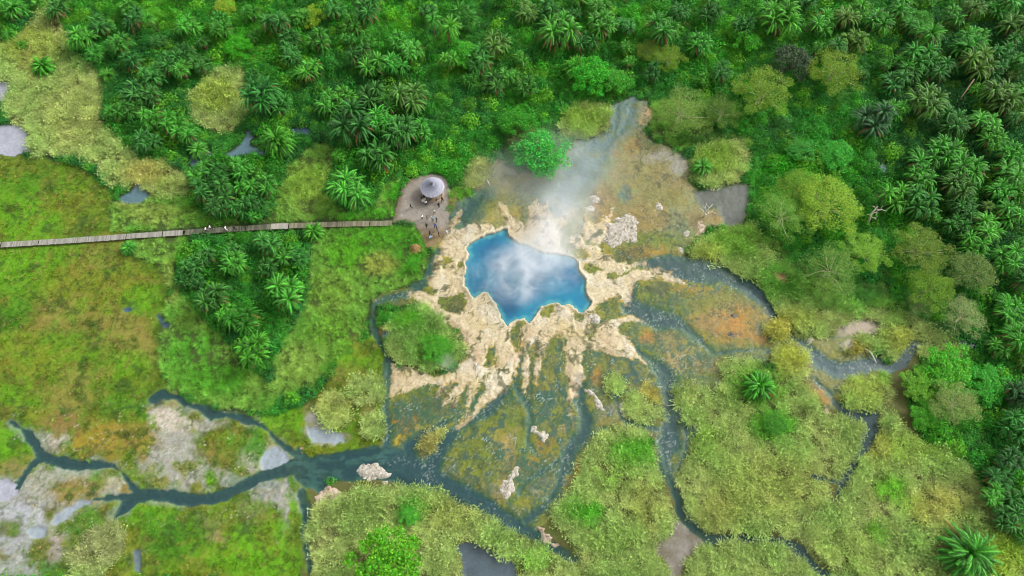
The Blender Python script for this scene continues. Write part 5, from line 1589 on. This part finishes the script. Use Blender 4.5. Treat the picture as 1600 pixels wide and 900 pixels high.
outcrop('sinter_rock', [(914, 608), (924, 608), (934, 618), (940, 632), (948, 640), (942, 645), (932, 638), (926, 624), (916, 616)], .35, M_CRUST, 'long white crusted rock between two dark channels')
outcrop('sinter_rock', [(828, 664), (834, 664), (838, 672), (850, 676), (858, 684), (850, 690), (844, 684), (830, 678)], .35, M_CRUST, 'arrow shaped white rock on the olive mats')
outcrop('sinter_rock', [(808, 726), (812, 730), (806, 748), (802, 766), (796, 780), (788, 776), (780, 770), (786, 752), (796, 738)], .4, M_CRUST, 'tall narrow white rock slab above the river')
outcrop('rock_islet', [(558, 730), (568, 724), (588, 724), (604, 734), (616, 740), (604, 746), (584, 750), (566, 750), (558, 742)], .45, M_CRUST, 'white rock islet standing in the blue green river', 'rock')
outcrop('sinter_rock', [(490, 778), (500, 764), (514, 758), (526, 764), (540, 776), (556, 776), (560, 784), (530, 786), (506, 784), (492, 790)], .3, M_CRUST2, 'pinkish white crust at the edge of the rounded bottom reeds')
outcrop('sinter_rock', [(594, 754), (606, 752), (606, 760), (596, 762)], .25, M_CRUST, 'tiny white stone below the rock islet')
outcrop('sinter_rock', [(838, 824), (848, 824), (860, 836), (874, 852), (866, 856), (850, 846)], .3, M_CRUST2, 'pale pinkish bank beside the lower river')
outcrop('sinter_rock', [(968, 634), (974, 626), (976, 640), (980, 650), (974, 652), (970, 644)], .3, M_CRUST, 'white crust on the left of the reed clump in the channels')
outcrop('sinter_rock', [(1262, 532), (1270, 528), (1276, 532), (1270, 537), (1262, 537)], .25, M_CRUST, 'white stone on the bank of the deep blue stream')
outcrop('sinter_rock', [(1282, 642), (1292, 638), (1298, 644), (1290, 648), (1284, 647)], .25, M_CRUST2, 'pale stone beside the small orange patch')
outcrop('sinter_rock', [(741, 566), (746, 564), (748, 574), (743, 580), (740, 574)], .4, M_CRUST, 'upright white stone on the lower sinter fan')
outcrop('sinter_rock', [(468, 700), (474, 696), (476, 704), (470, 708)], .1, M_CRUST2, 'tiny pale stone at the mouth of the meadow stream')
outcrop('earth_mound', [(640, 388), (643, 383), (650, 382), (657, 386), (656, 393), (649, 398), (641, 397)], 1.25, M_MOUND, 'rounded brown earth mound on the green grass near the spring', 'mound', .6, 7)
outcrop('sinter_rock', [(1142, 488), (1150, 486), (1154, 492), (1148, 497), (1142, 494)], .3, mat_rock('dark_stone', S(40, 40, 36), S(70, 66, 56), S(100, 92, 80)), 'upper dark stone on the orange mat')
outcrop('sinter_rock', [(1136, 520), (1146, 516), (1152, 522), (1146, 528), (1134, 527)], .15, bpy.data.materials['dark_stone'], 'lower dark flat stone on the orange mat')

M_DEAD = mat_plain('bleached_wood', S(190, 184, 168), .85, .2, 5)


def dead_tree(u, v, h, lean, label, seed):
    rnd = random.Random(seed)
    p = at(u, v, 0)
    e = empty('dead_tree', (p.x, p.y, 0))
    tag(e, label, 'dead tree')
    t = MB()
    top = Vector((lean[0], lean[1], h))
    t.tube([(0, 0, -.2), top * .3 + Vector((.2, 0, 0)), top * .6 - Vector((.25, 0, 0)), top], [.22, .18, .14, .07], 8)
    t.build('trunk', M_DEAD, e, True)
    for k in range(6):
        s = top * rnd.uniform(.45, .95)
        a = rnd.uniform(0, 6.28)
        d = Vector((math.cos(a), math.sin(a), rnd.uniform(.3, 1)))
        L = rnd.uniform(.9, 2.0)
        b_ = MB()
        mid = s + d * L * .5 + Vector((rnd.uniform(-.25, .25), rnd.uniform(-.25, .25), .1))
        b_.tube([s, mid, s + d * L], [.09, .06, .02], 6)
        d2 = Vector((-d.y, d.x, .6))
        b_.tube([mid, mid + d2 * L * .4], [.045, .012], 5)
        b_.build('branch', M_DEAD, e, True)
    return e


dead_tree(1352, 352, 6.5, (-.6, .4), 'bare bleached dead tree rising beside the right jungle', 3)
dead_tree(1100, 338, 2.2, (.1, .2), 'small bare dead sapling on the bank of the grey blue pond', 5)


def log(name, pts, r, label):
    P = [at(u, v, z) for u, v, z in pts]
    b_ = MB()
    o0 = P[0]
    b_.tube([p - o0 for p in P], [r * (1 - .5 * i / (len(P) - 1)) for i in range(len(P))], 8)
    o = b_.build(name, M_DEAD, None, True)
    o.location = o0
    return tag(o, label, 'fallen branch')


log('fallen_branch', [(1352, 545, .5), (1360, 550, .6), (1366, 560, .35), (1369, 567, .05)], .16, 'pale fallen branch lying across the deep blue stream')
M_DEAD2, M_DEAD = M_DEAD, M_BARK
log('fallen_branch', [(1522, 124, 5.0), (1505, 148, 4.2), (1500, 156, 4.0)], .16, 'bare leaning limb poking out of the upper right jungle')
M_DEAD = M_DEAD2
log('fallen_branch', [(1232, 512, .3), (1226, 513, .35), (1218, 512, .4)], .1, 'thin pale branch in the reeds at the stream narrows')
log('fallen_branch', [(1218, 848, .1), (1217, 840, 1.0)], .06, 'bare stick standing in the lower right stream')
log('fallen_branch', [(762, 283, .1), (765, 289, .15)], .12, 'short bleached stick on the teal stream edge')
log('fallen_branch', [(1040, 633, .05), (1052, 634, .15), (1058, 632, .1)], .06, 'thin twig spanning the foaming channel')

# ------------------------------------------------------------------ boardwalk
def mat_planks(name, col, var):
    m = mat_leaf(name, 'object', var=var, hue=.005, trans=0.0, rough=.85)
    nt = m.node_tree
    for n in nt.nodes:
        if n.type == 'HUE_SAT':
            for l in list(n.inputs['Color'].links):
                nt.links.remove(l)
            n.inputs['Color'].default_value = (*col, 1)
    return m


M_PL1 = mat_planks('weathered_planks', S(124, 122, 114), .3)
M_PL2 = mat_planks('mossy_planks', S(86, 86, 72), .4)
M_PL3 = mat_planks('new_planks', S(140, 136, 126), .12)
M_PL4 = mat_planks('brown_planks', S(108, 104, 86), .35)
M_BEAM = mat_plain('old_beam', S(84, 76, 62), .9, .3, 4)
DECK_Z = .50
pts = [at(u, v, DECK_Z) for u, v in WALK]


def walk_between(u0, u1, n=400):
    out_ = []
    for i in range(len(WALK) - 1):
        a, c = WALK[i][0], WALK[i + 1][0]
        for k in range(40):
            f = k / 40
            uu = a + (c - a) * f
            if u0 <= uu < u1:
                out_.append(pts[i].lerp(pts[i + 1], f))
    return out_


bw = empty('boardwalk', at(300, 362, 0))
tag(bw, 'long grey plank boardwalk crossing the marsh to the dirt clearing', 'boardwalk')
bw_loc = bw.location.copy()


def deck(u0, u1, mat, label, width=1.2, lift=0.0):
    path = walk_between(u0, u1)
    b_ = MB()
    acc = 0
    rnd = random.Random(int(u0 + 1000))
    for i in range(len(path) - 1):
        a, c = path[i], path[i + 1]
        L = (c - a).length
        d = (c - a).normalized()
        while acc < L:
            p = a + d * acc
            off = Vector((-d.y, d.x, 0)) * rnd.uniform(-.04, .04)
            b_.box(p + off - bw_loc + Vector((0, 0, -.02 + lift + rnd.uniform(-.006, .006))), (.19, width * rnd.uniform(.95, 1.05), .04), math.atan2(d.y, d.x) + rnd.uniform(-.03, .03))
            acc += .215 if rnd.random() > .03 else .40
        acc -= L
    o = b_.build('deck', mat, bw)
    o['label'] = label
    return o


deck(-60, 287, M_PL1, 'pale weathered deck planks')
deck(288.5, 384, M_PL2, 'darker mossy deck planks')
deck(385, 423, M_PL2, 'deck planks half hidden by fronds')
deck(424, 451, M_PL3, 'newer pale deck planks', 1.3, .03)
deck(452, 614, M_PL4, 'weathered deck planks at the clearing end')
for s in (-1, 1):
    b_ = MB()
    path = walk_between(-60, 614)[::8]
    for i in range(len(path) - 1):
        a, c = path[i], path[i + 1]
        d = (c - a).normalized()
        nrm = Vector((-d.y, d.x, 0)) * s * .45
        mid = (a + c) / 2 + nrm - bw_loc
        b_.box((mid.x, mid.y, DECK_Z - .29), ((c - a).length * 1.0, .10, .46), math.atan2(d.y, d.x))
    b_.build('stringer', M_BEAM, bw)

w2 = empty('walkway', at(512, 200, 0))
tag(w2, 'short plank walkway leading up into the palms behind the pool', 'walkway')
b_ = MB()
a, c = at(505, 208, .5), at(522, 190, .5)
d = (c - a).normalized()
k = 0
while k * .22 < (c - a).length:
    b_.box(a + d * k * .22 - w2.location, (.19, 1.3, .04), math.atan2(d.y, d.x))
    k += 1
b_.build('deck', M_PL1, w2)
b_ = MB()
mid = (a + c) / 2 - w2.location
b_.box((mid.x, mid.y, .22), ((c - a).length, .9, .44), math.atan2(d.y, d.x))
b_.build('stringer', M_BEAM, w2)

# ------------------------------------------------------------------ thatched hut on the clearing
M_ROOF = mat_plain('grey_roof', S(152, 152, 162), .6, .12, 1.5, bump=.1)
M_ROOFRIB = mat_plain('grey_roof_seams', S(108, 110, 124), .6, .1, 2)
M_POST = mat_plain('hut_post', S(86, 66, 48), .85, .3, 5)
M_WALL = mat_plain('hut_low_wall', S(150, 132, 108), .9, .2, 2)
M_DARK = mat_plain('dark_vent', S(58, 58, 62), .6, .2, 3)
hp = at(675.5, 292.5, 2.15)
hut = empty('thatched_hut', (hp.x, hp.y, 0))
tag(hut, 'round open hut with grey conical roof on the dirt clearing', 'hut')
HR = 19.2 / FPX * (hp.y * CP - (2.15 - CAM_H) * SP)
NS = 18
EAVE, APEX = 2.15, 3.25


def ring(r, z, n=NS, ph=0.0):
    return [Vector((r * math.cos(2 * PI * k / n + ph), r * math.sin(2 * PI * k / n + ph), z)) for k in range(n)]


rb = MB()
prof = [(HR, EAVE), (HR * .62, EAVE + (APEX - EAVE) * .42), (HR * .60, EAVE + (APEX - EAVE) * .455), (HR * .09, APEX)]
rings = [ring(r, z) for r, z in prof]
under = [ring(HR - .04, EAVE - .10), ring(HR * .09, APEX - .12)]
vs = [p for r in rings for p in r] + [p for r in under for p in r]
fs = []
for i in range(3):
    for k in range(NS):
        fs.append((i * NS + k, i * NS + (k + 1) % NS, (i + 1) * NS + (k + 1) % NS, (i + 1) * NS + k))
o4, o5 = 4 * NS, 5 * NS
for k in range(NS):
    fs.append((k, o4 + k, o4 + (k + 1) % NS, (k + 1) % NS))
    fs.append((o4 + k, o5 + k, o5 + (k + 1) % NS, o4 + (k + 1) % NS))
    fs.append((3 * NS + k, 3 * NS + (k + 1) % NS, o5 + (k + 1) % NS, o5 + k))
rb.add(vs, fs)
for k in range(NS * 3):                              # standing seams of the roof sheets
    a_ = 2 * PI * k / (NS * 3)
    f = math.cos(PI / NS) / math.cos(((a_ + PI / NS) % (2 * PI / NS)) - PI / NS) if k % 3 else 1
    q0 = Vector((HR * f * math.cos(a_), HR * f * math.sin(a_), EAVE + .02))
    q1 = Vector((HR * .62 * f * math.cos(a_), HR * .62 * f * math.sin(a_), prof[1][1] + .02))
    q2 = Vector((HR * .60 * f * math.cos(a_), HR * .60 * f * math.sin(a_), prof[2][1] + .02))
    q3 = Vector((HR * .12 * f * math.cos(a_), HR * .12 * f * math.sin(a_), APEX - .02))
    r_ = .035
    rb.tube([q0, q1], [r_, r_], 4, 1)
    rb.tube([q2, q3], [r_, r_], 4, 1)
roof = rb.build('roof', M_ROOF, hut)
roof.data.materials.append(M_ROOFRIB)
fb = MB()
fb.tube([(0, 0, APEX - .08), (0, 0, APEX + .12), (0, 0, APEX + .14), (0, 0, APEX + .3)], [.26, .26, .34, .03], 12)
fb.build('finial', M_DARK, roof)
for k in range(9):
    pb = MB()
    a_ = 2 * PI * k / 9 + .2
    pb.tube([(HR * .82 * math.cos(a_), HR * .82 * math.sin(a_), -.1), (HR * .82 * math.cos(a_), HR * .82 * math.sin(a_), EAVE + .14)], [.09, .075], 8)
    pb.build('post', M_POST, hut, True)
wb = MB()
for k in range(36):
    a_ = 2 * PI * (k + .5) / 36
    if 4.3 < a_ < 5.1:
        continue
    wb.box((HR * .80 * math.cos(a_), HR * .80 * math.sin(a_), .42), (.16, 2 * PI * HR * .80 / 36 * .99, .85), a_)
wb.build('low_wall', M_WALL, hut)
fl = MB()
fl.tube([(0, 0, -.1), (0, 0, .09)], [HR * .9, HR * .9], 36)
fl.build('floor', M_WALL, hut)

# table beside the hut where people gather
tp = at(663, 312, .75)
tb = empty('wooden_table', (tp.x, tp.y, 0), .5)
tag(tb, 'small pale table where four people gather beside the hut', 'table')
b_ = MB(); b_.box((0, 0, .74), (1.2, .7, .05)); b_.build('tabletop', mat_plain('pale_tabletop', S(190, 184, 172), .6, .1), tb)
for sx in (-1, 1):
    for sy in (-1, 1):
        b_ = MB(); b_.box((sx * .52, sy * .28, .357), (.06, .06, .714)); b_.build('leg', M_POST, tb)

# ------------------------------------------------------------------ people
SEG = {  # pose -> joints
    'stand': dict(pel=(0, 0, .94), bel=(0, .01, 1.10), che=(0, 0, 1.30), nek=(0, 0, 1.47), hd0=(0, .02, 1.57), hd1=(0, .03, 1.70), nose=(0, .125, 1.61),
                  shl=(.18, 0, 1.40), ell=(.25, -.03, 1.13), wrl=(.25, .07, .90), pal=(.25, .10, .82), shr=(-.18, 0, 1.40), elr=(-.25, -.03, 1.13), wrr=(-.24, .08, .90), par=(-.24, .11, .82),
                  hil=(.10, 0, .88), knl=(.11, .02, .49), anl=(.12, -.03, .09), tol=(.14, .14, .05), hir=(-.10, 0, .88), knr=(-.11, .02, .49), anr=(-.12, -.03, .09), tor=(-.14, .14, .05)),
    'walk': dict(pel=(0, 0, .92), bel=(0, .02, 1.09), che=(0, .04, 1.29), nek=(0, .06, 1.46), hd0=(0, .09, 1.56), hd1=(0, .10, 1.69), nose=(0, .195, 1.60),
                 shl=(.18, .05, 1.39), ell=(.24, -.12, 1.15), wrl=(.22, -.10, .92), pal=(.22, -.08, .84), shr=(-.18, .03, 1.39), elr=(-.24, .10, 1.14), wrr=(-.20, .30, 1.00), par=(-.19, .36, .95),
                 hil=(.10, 0, .87), knl=(.11, .20, .52), anl=(.11, .26, .11), tol=(.12, .42, .07), hir=(-.10, 0, .87), knr=(-.11, -.05, .48), anr=(-.11, -.32, .13), tor=(-.12, -.17, .05)),
    'reach': dict(pel=(0, 0, .90), bel=(0, .08, 1.05), che=(0, .20, 1.22), nek=(0, .32, 1.35), hd0=(0, .40, 1.42), hd1=(0, .46, 1.54), nose=(0, .53, 1.42),
                  shl=(.18, .26, 1.29), ell=(.22, .45, 1.12), wrl=(.12, .66, 1.10), pal=(.09, .74, 1.10), shr=(-.18, .26, 1.29), elr=(-.24, .40, 1.08), wrr=(-.14, .60, 1.05), par=(-.10, .68, 1.06),
                  hil=(.10, 0, .86), knl=(.13, .16, .50), anl=(.14, .08, .09), tol=(.16, .25, .05), hir=(-.10, 0, .86), knr=(-.12, -.02, .48), anr=(-.13, -.22, .09), tor=(-.14, -.06, .05)),
}
RADS = dict(pel=.150, bel=.140, che=.165, nek=.058, hd0=.088, hd1=.082, nose=.014, sh=.070, el=.046, wr=.032, pa=.034, hi=.095, kn=.062, an=.044, to=.036)
LINKS = [('pel', 'bel', 1), ('bel', 'che', 1), ('che', 'nek', 1), ('nek', 'hd0', 0), ('hd0', 'hd1', 0), ('hd0', 'nose', 0)]
for s in 'lr':
    LINKS += [('che', 'sh' + s, 1), ('sh' + s, 'el' + s, 1), ('el' + s, 'wr' + s, 0), ('wr' + s, 'pa' + s, 0), ('pel', 'hi' + s, 2), ('hi' + s, 'kn' + s, 2), ('kn' + s, 'an' + s, 2), ('an' + s, 'to' + s, 3)]


def body_mesh(pose):
    J = {k: Vector(v) for k, v in SEG[pose].items()}
    names = list(J)
    co = [J[k] for k in names]
    rad_ = [RADS.get(k, RADS.get(k[:2])) for k in names]
    ed = [(names.index(a), names.index(b)) for a, b, _ in LINKS]
    segs = [(J[a], J[b], m) for a, b, m in LINKS]
    for s, sg in (('l', 1), ('r', -1)):                     # five fingers a hand, slightly curled
        w, p = J['wr' + s], J['pa' + s]
        d = (p - w).normalized()
        ax = Vector((1, 0, 0))
        ax = (ax - d * ax.dot(d)).normalized()
        cz = d.cross(ax)
        for f in range(5):
            if f < 4:
                st_ = p + cz * (f - 1.5) * .021 + d * .01
                ln = (.040, .048, .045, .035)[f]
                q1 = st_ + d * ln
                q2 = q1 + (d * .8 - ax * sg * .6).normalized() * ln * .7
            else:
                st_ = w.lerp(p, .4) + cz * .03
                q1 = st_ + (cz * .8 + d * .7).normalized() * .035
                q2 = q1 + d * .028
            i0 = len(co)
            co += [st_, q1, q2]
            rad_ += [.010, .009, .007]
            ed += [(names.index('pa' + s), i0), (i0, i0 + 1), (i0 + 1, i0 + 2)]
            segs.append((st_, q2, 0))
    me = bpy.data.meshes.new('person_rig')
    me.from_pydata(co, ed, [])
    o = bpy.data.objects.new('person_rig', me)
    COL.objects.link(o)
    md = o.modifiers.new('skin', 'SKIN')
    if not me.skin_vertices:
        bpy.context.view_layer.objects.active = o
    sv = me.skin_vertices[0].data if me.skin_vertices else None
    if sv is None:
        bpy.context.view_layer.objects.active = o
        bpy.ops.mesh.customdata_skin_add()
        sv = me.skin_vertices[0].data
    for i, r in enumerate(rad_):
        sv[i].radius = (r, r)
        sv[i].use_root = i == 0
    ss = o.modifiers.new('smooth', 'SUBSURF')
    ss.levels = ss.render_levels = 1
    bpy.context.view_layer.update()
    dg = bpy.context.evaluated_depsgraph_get()
    out_ = bpy.data.meshes.new_from_object(o.evaluated_get(dg))
    out_.name = 'person_body'
    bpy.data.objects.remove(o)
    for f in out_.polygons:
        c = f.center
        best, bm_ = 9, 0
        for a, b, m in segs:
            t = max(0, min(1, (c - a).dot(b - a) / max(1e-6, (b - a).length_squared)))
            dd = (c - a.lerp(b, t)).length
            if dd < best:
                best, bm_ = dd, m
        f.material_index = bm_
        f.use_smooth = True
    return out_, J


BODIES = {k: body_mesh(k) for k in SEG}
M_SKIN = mat_plain('skin', S(96, 66, 48), .6, .1, 4)
M_HAIR = mat_plain('black_hair', S(30, 26, 24), .7, .2, 20)
M_SHOE = mat_plain('shoes', S(44, 40, 38), .7, .2, 5)
CLOTH = {}


def cloth(col):
    if col not in CLOTH:
        CLOTH[col] = mat_plain('cloth', S(*col), .85, .12, 6)
    return CLOTH[col]


def person(u, v, pose, shirt, trousers, turn, label, z=0.0, sack=None, group=None, tall=1.0):
    me, J = BODIES[pose]
    o = bpy.data.objects.new('person', me)
    COL.objects.link(o)
    if not me.materials:
        for _ in range(4):
            me.materials.append(M_SKIN)
    for i, mt in enumerate((M_SKIN, cloth(shirt), cloth(trousers), M_SHOE)):
        o.material_slots[i].link = 'OBJECT'
        o.material_slots[i].material = mt
    p = at(u, v, z + .9)
    o.location = (p.x, p.y, z)
    o.rotation_euler = (0, 0, turn)
    o.scale = (tall, tall, tall)
    tag(o, label, 'person', group)
    hm = MB()
    c = J['hd0'].lerp(J['hd1'], .55)
    n = 10
    vs_, fs_ = [], []
    ax = (J['hd1'] - J['hd0']).normalized()
    for i in range(5):
        ph = i / 4 * 1.75
        for k in range(n):
            a_ = 2 * PI * k / n
            r_ = .108 * math.sin(ph)
            zz = .128 * math.cos(ph)
            if i > 2 and math.sin(a_) > .2:
                zz, r_ = .128 * math.cos(.875), .112 * math.sin(.95)
            vs_.append(c + Vector((r_ * math.cos(a_), r_ * math.sin(a_) - .012, zz)))
    for i in range(4):
        for k in range(n):
            fs_.append((i * n + k, (i + 1) * n + k, (i + 1) * n + (k + 1) % n, i * n + (k + 1) % n))
    hm.add(vs_, fs_)
    hm.build('hair', M_HAIR, o, True)
    if sack:
        b_ = MB()
        m_ = J['che'].lerp(J['bel'], .4)
        b_.tube([m_ + Vector((0, -.24, -.2)), m_ + Vector((0, -.25, -.1)), m_ + Vector((0, -.25, .1)), m_ + Vector((0, -.22, .2))], [.10, .15, .14, .08], 8)
        b_.build('backpack', cloth(sack), o, True)
    return o


BLK, WHT, NVY, LBL, GRY, DGR, OLV, BLU, KHA = (28, 28, 32), (226, 226, 224), (36, 44, 74), (150, 176, 204), (120, 120, 122), (52, 54, 58), (70, 104, 52), (44, 70, 150), (140, 124, 96)
person(658.5, 310, 'stand', BLK, DGR, -1.6, 'person in black at the left end of the small table')
person(662.5, 307.5, 'stand', DGR, NVY, 3.1, 'person in dark grey behind the small table')
person(667, 313, 'stand', NVY, BLK, 1.4, 'person in navy at the right of the small table')
person(665.5, 317, 'stand', WHT, BLK, .3, 'person in white top in front of the small table')
person(673.5, 309.5, 'stand', LBL, NVY, .4, 'person in pale blue just under the hut eaves')
person(642, 322, 'walk', BLK, DGR, 2.2, 'person in black standing alone at the left of the clearing')
person(690.8, 311.5, 'walk', BLK, BLK, -.5, 'slim person in black walking right of the hut')
person(685.5, 320.5, 'stand', BLK, NVY, .2, 'person all in black in front of the hut on the right')
person(678.5, 330, 'walk', WHT, KHA, 2.8, 'person in white top and khaki trousers walking to the hut')
person(659.3, 339, 'stand', WHT, BLK, 1.0, 'person in white shirt and black trousers near the boardwalk end')
person(667.5, 340.5, 'stand', KHA, GRY, .1, 'person in khaki top halfway between the white shirts')
person(676, 341.5, 'stand', LBL, OLV, -2.6, 'person with pale blue top and green trousers', sack=WHT)
person(682, 343, 'stand', BLK, DGR, 2.0, 'person in black beside the one in green trousers')
person(666.5, 353, 'walk', BLK, BLK, .6, 'person in black at the left of the crowd by the mats')
person(679, 352.5, 'stand', BLU, NVY, 1.7, 'person in bright blue jacket in the crowd', sack=BLU)
person(682.5, 356, 'stand', NVY, DGR, -1.2, 'person in navy jacket right of the bright blue one')
person(671, 360.5, 'stand', GRY, BLK, -.9, 'person in grey top in the middle of the crowd')
person(671.5, 365.5, 'stand', BLK, NVY, -1.0, 'person in black top low in the crowd')
person(677.5, 365.8, 'stand', GRY, KHA, -1.4, 'person in grey top and khaki trousers low in the crowd')
person(685.5, 365.5, 'stand', BLK, DGR, -1.5, 'person in black nearest the sinter edge')
person(672, 371.5, 'reach', LBL, (90, 120, 110), -.8, 'person in pale blue bending at the bottom of the crowd', sack=LBL)
pw = person(698.5, 362.5, 'reach', WHT, LBL, -2.0, 'person in white leaning over a long pole on the sinter', sack=WHT)
person(321.3, 358.5, 'walk', WHT, BLK, -1.5, 'person in white walking at the left on the dark boardwalk', z=DECK_Z)
person(328, 355.5, 'walk', WHT, DGR, -1.5, 'person in white just ahead of the other on the boardwalk', z=DECK_Z)
person(352, 356.5, 'walk', WHT, WHT, -1.6, 'person dressed all in white on the boardwalk', z=DECK_Z, sack=BLK)
person(366, 355.5, 'walk', BLK, BLK, -1.5, 'person dressed all in black on the boardwalk by the palms', z=DECK_Z)

M_POLE = mat_plain('pale_pole', S(170, 160, 138), .7, .2, 4)


def pole(a, b, r, label):
    A, B = Vector(a), Vector(b)
    t = MB()
    t.tube([Vector((0, 0, 0)), (B - A) * .5 + Vector((0, 0, .03)), B - A], [r, r, r * .8], 7)
    o = t.build('pole', M_POLE, None, True)
    o.location = A
    return tag(o, label, 'pole')


hand = pw.matrix_basis @ Vector((0, .71, 1.08))
e1 = at(688, 363.5, 0.06)
pole(e1, Vector(hand) + (Vector(hand) - e1) * .12, .035, 'long pale pole held by the person in white on the sinter')
pole(at(707, 365, .28), at(718, 374, .34), .05, 'thin grey pole lying on the sinter beside the pool')
pole(at(722, 377, .30), at(728, 380, .34), .06, 'short whitish stick lying at the left lip of the pool')
pole(at(841, 374, .40), at(850, 366, .42), .06, 'pale stick lying on the sinter north of the pool')

# ------------------------------------------------------------------ steam rising from the pool
def steam(u, v, z, size, dens, label, scale=1.6, seed=0.0, thr=.44):
    p = at(u, v, z)
    me = bpy.data.meshes.new('steam')
    import bmesh
    bm = bmesh.new()
    bmesh.ops.create_icosphere(bm, subdivisions=3, radius=1.0)
    bm.to_mesh(me)
    bm.free()
    m, nt = new_mat('steam')
    out = N(nt, 'ShaderNodeOutputMaterial')
    vol = N(nt, 'ShaderNodeVolumePrincipled')
    vol.inputs['Color'].default_value = (.96, .97, 1, 1)
    vol.inputs['Anisotropy'].default_value = .1
    tc = N(nt, 'ShaderNodeTexCoord')
    mp = N(nt, 'ShaderNodeMapping')
    mp.inputs['Location'].default_value = (seed, seed * .7, seed * .3)
    mp.inputs['Scale'].default_value = (scale, scale, scale * .6)
    nz = N(nt, 'ShaderNodeTexNoise')
    nz.inputs['Scale'].default_value = 1.0
    nz.inputs['Detail'].default_value = 7
    nz.inputs['Roughness'].default_value = .68
    nz.inputs['Distortion'].default_value = .6
    r1 = N(nt, 'ShaderNodeMapRange', interpolation_type='SMOOTHSTEP')
    r1.inputs['From Min'].default_value = thr
    r1.inputs['From Max'].default_value = thr + .40
    ln = N(nt, 'ShaderNodeVectorMath', operation='LENGTH')
    r2 = N(nt, 'ShaderNodeMapRange', interpolation_type='SMOOTHSTEP')
    r2.inputs['From Min'].default_value = 1.0
    r2.inputs['From Max'].default_value = .25
    mu = N(nt, 'ShaderNodeMath', operation='MULTIPLY')
    mu2 = N(nt, 'ShaderNodeMath', operation='MULTIPLY')
    mu2.inputs[1].default_value = dens
    nt.links.new(tc.outputs['Object'], mp.inputs['Vector'])
    nt.links.new(mp.outputs[0], nz.inputs['Vector'])
    nt.links.new(nz.outputs['Fac'], r1.inputs['Value'])
    nt.links.new(tc.outputs['Object'], ln.inputs[0])
    nt.links.new(ln.outputs['Value'], r2.inputs['Value'])
    nt.links.new(r1.outputs[0], mu.inputs[0])
    nt.links.new(r2.outputs[0], mu.inputs[1])
    nt.links.new(mu.outputs[0], mu2.inputs[0])
    nt.links.new(mu2.outputs[0], vol.inputs['Density'])
    nt.links.new(vol.outputs[0], out.inputs['Volume'])
    o = link('steam', me, m)
    o.location = p
    o.scale = size
    return tag(o, label, 'steam', kind='stuff')


steam(812, 425, 2.4, (8.5, 8.5, 2.8), .58, 'white steam drifting over the middle of the pool', 2.4, 3.1, .34)
steam(868, 424, 2.2, (7.0, 6.0, 2.2), .30, 'thinner steam over the right half of the pool', 2.6, 7.7, .36)
steam(852, 388, 3.6, (8.0, 8.0, 3.0), .32, 'white steam spilling over the northern rim of the pool', 2.2, 4.7, .32)
steam(758, 428, 1.6, (5, 6.5, 1.7), .22, 'wisps of steam over the left half of the pool', 2.6, 1.3, .40)
steam(884, 350, 3.2, (9, 11, 3.0), .24, 'pale steam veil rising over the sinter north of the pool', 1.8, 5.2, .30)
steam(885, 272, 3.0, (17, 15, 3.0), .085, 'faint mist over the steaming blue stream', 1.5, 9.4, .28)
steam(790, 275, 2.0, (10, 8, 2.0), .09, 'faint mist at the left edge of the mats', 1.5, 2.4, .28)
steam(696, 566, 1.4, (2.6, 2.6, 1.3), .30, 'small wisp of steam at the corner of the sedge island', 1.6, 6.4, .34)
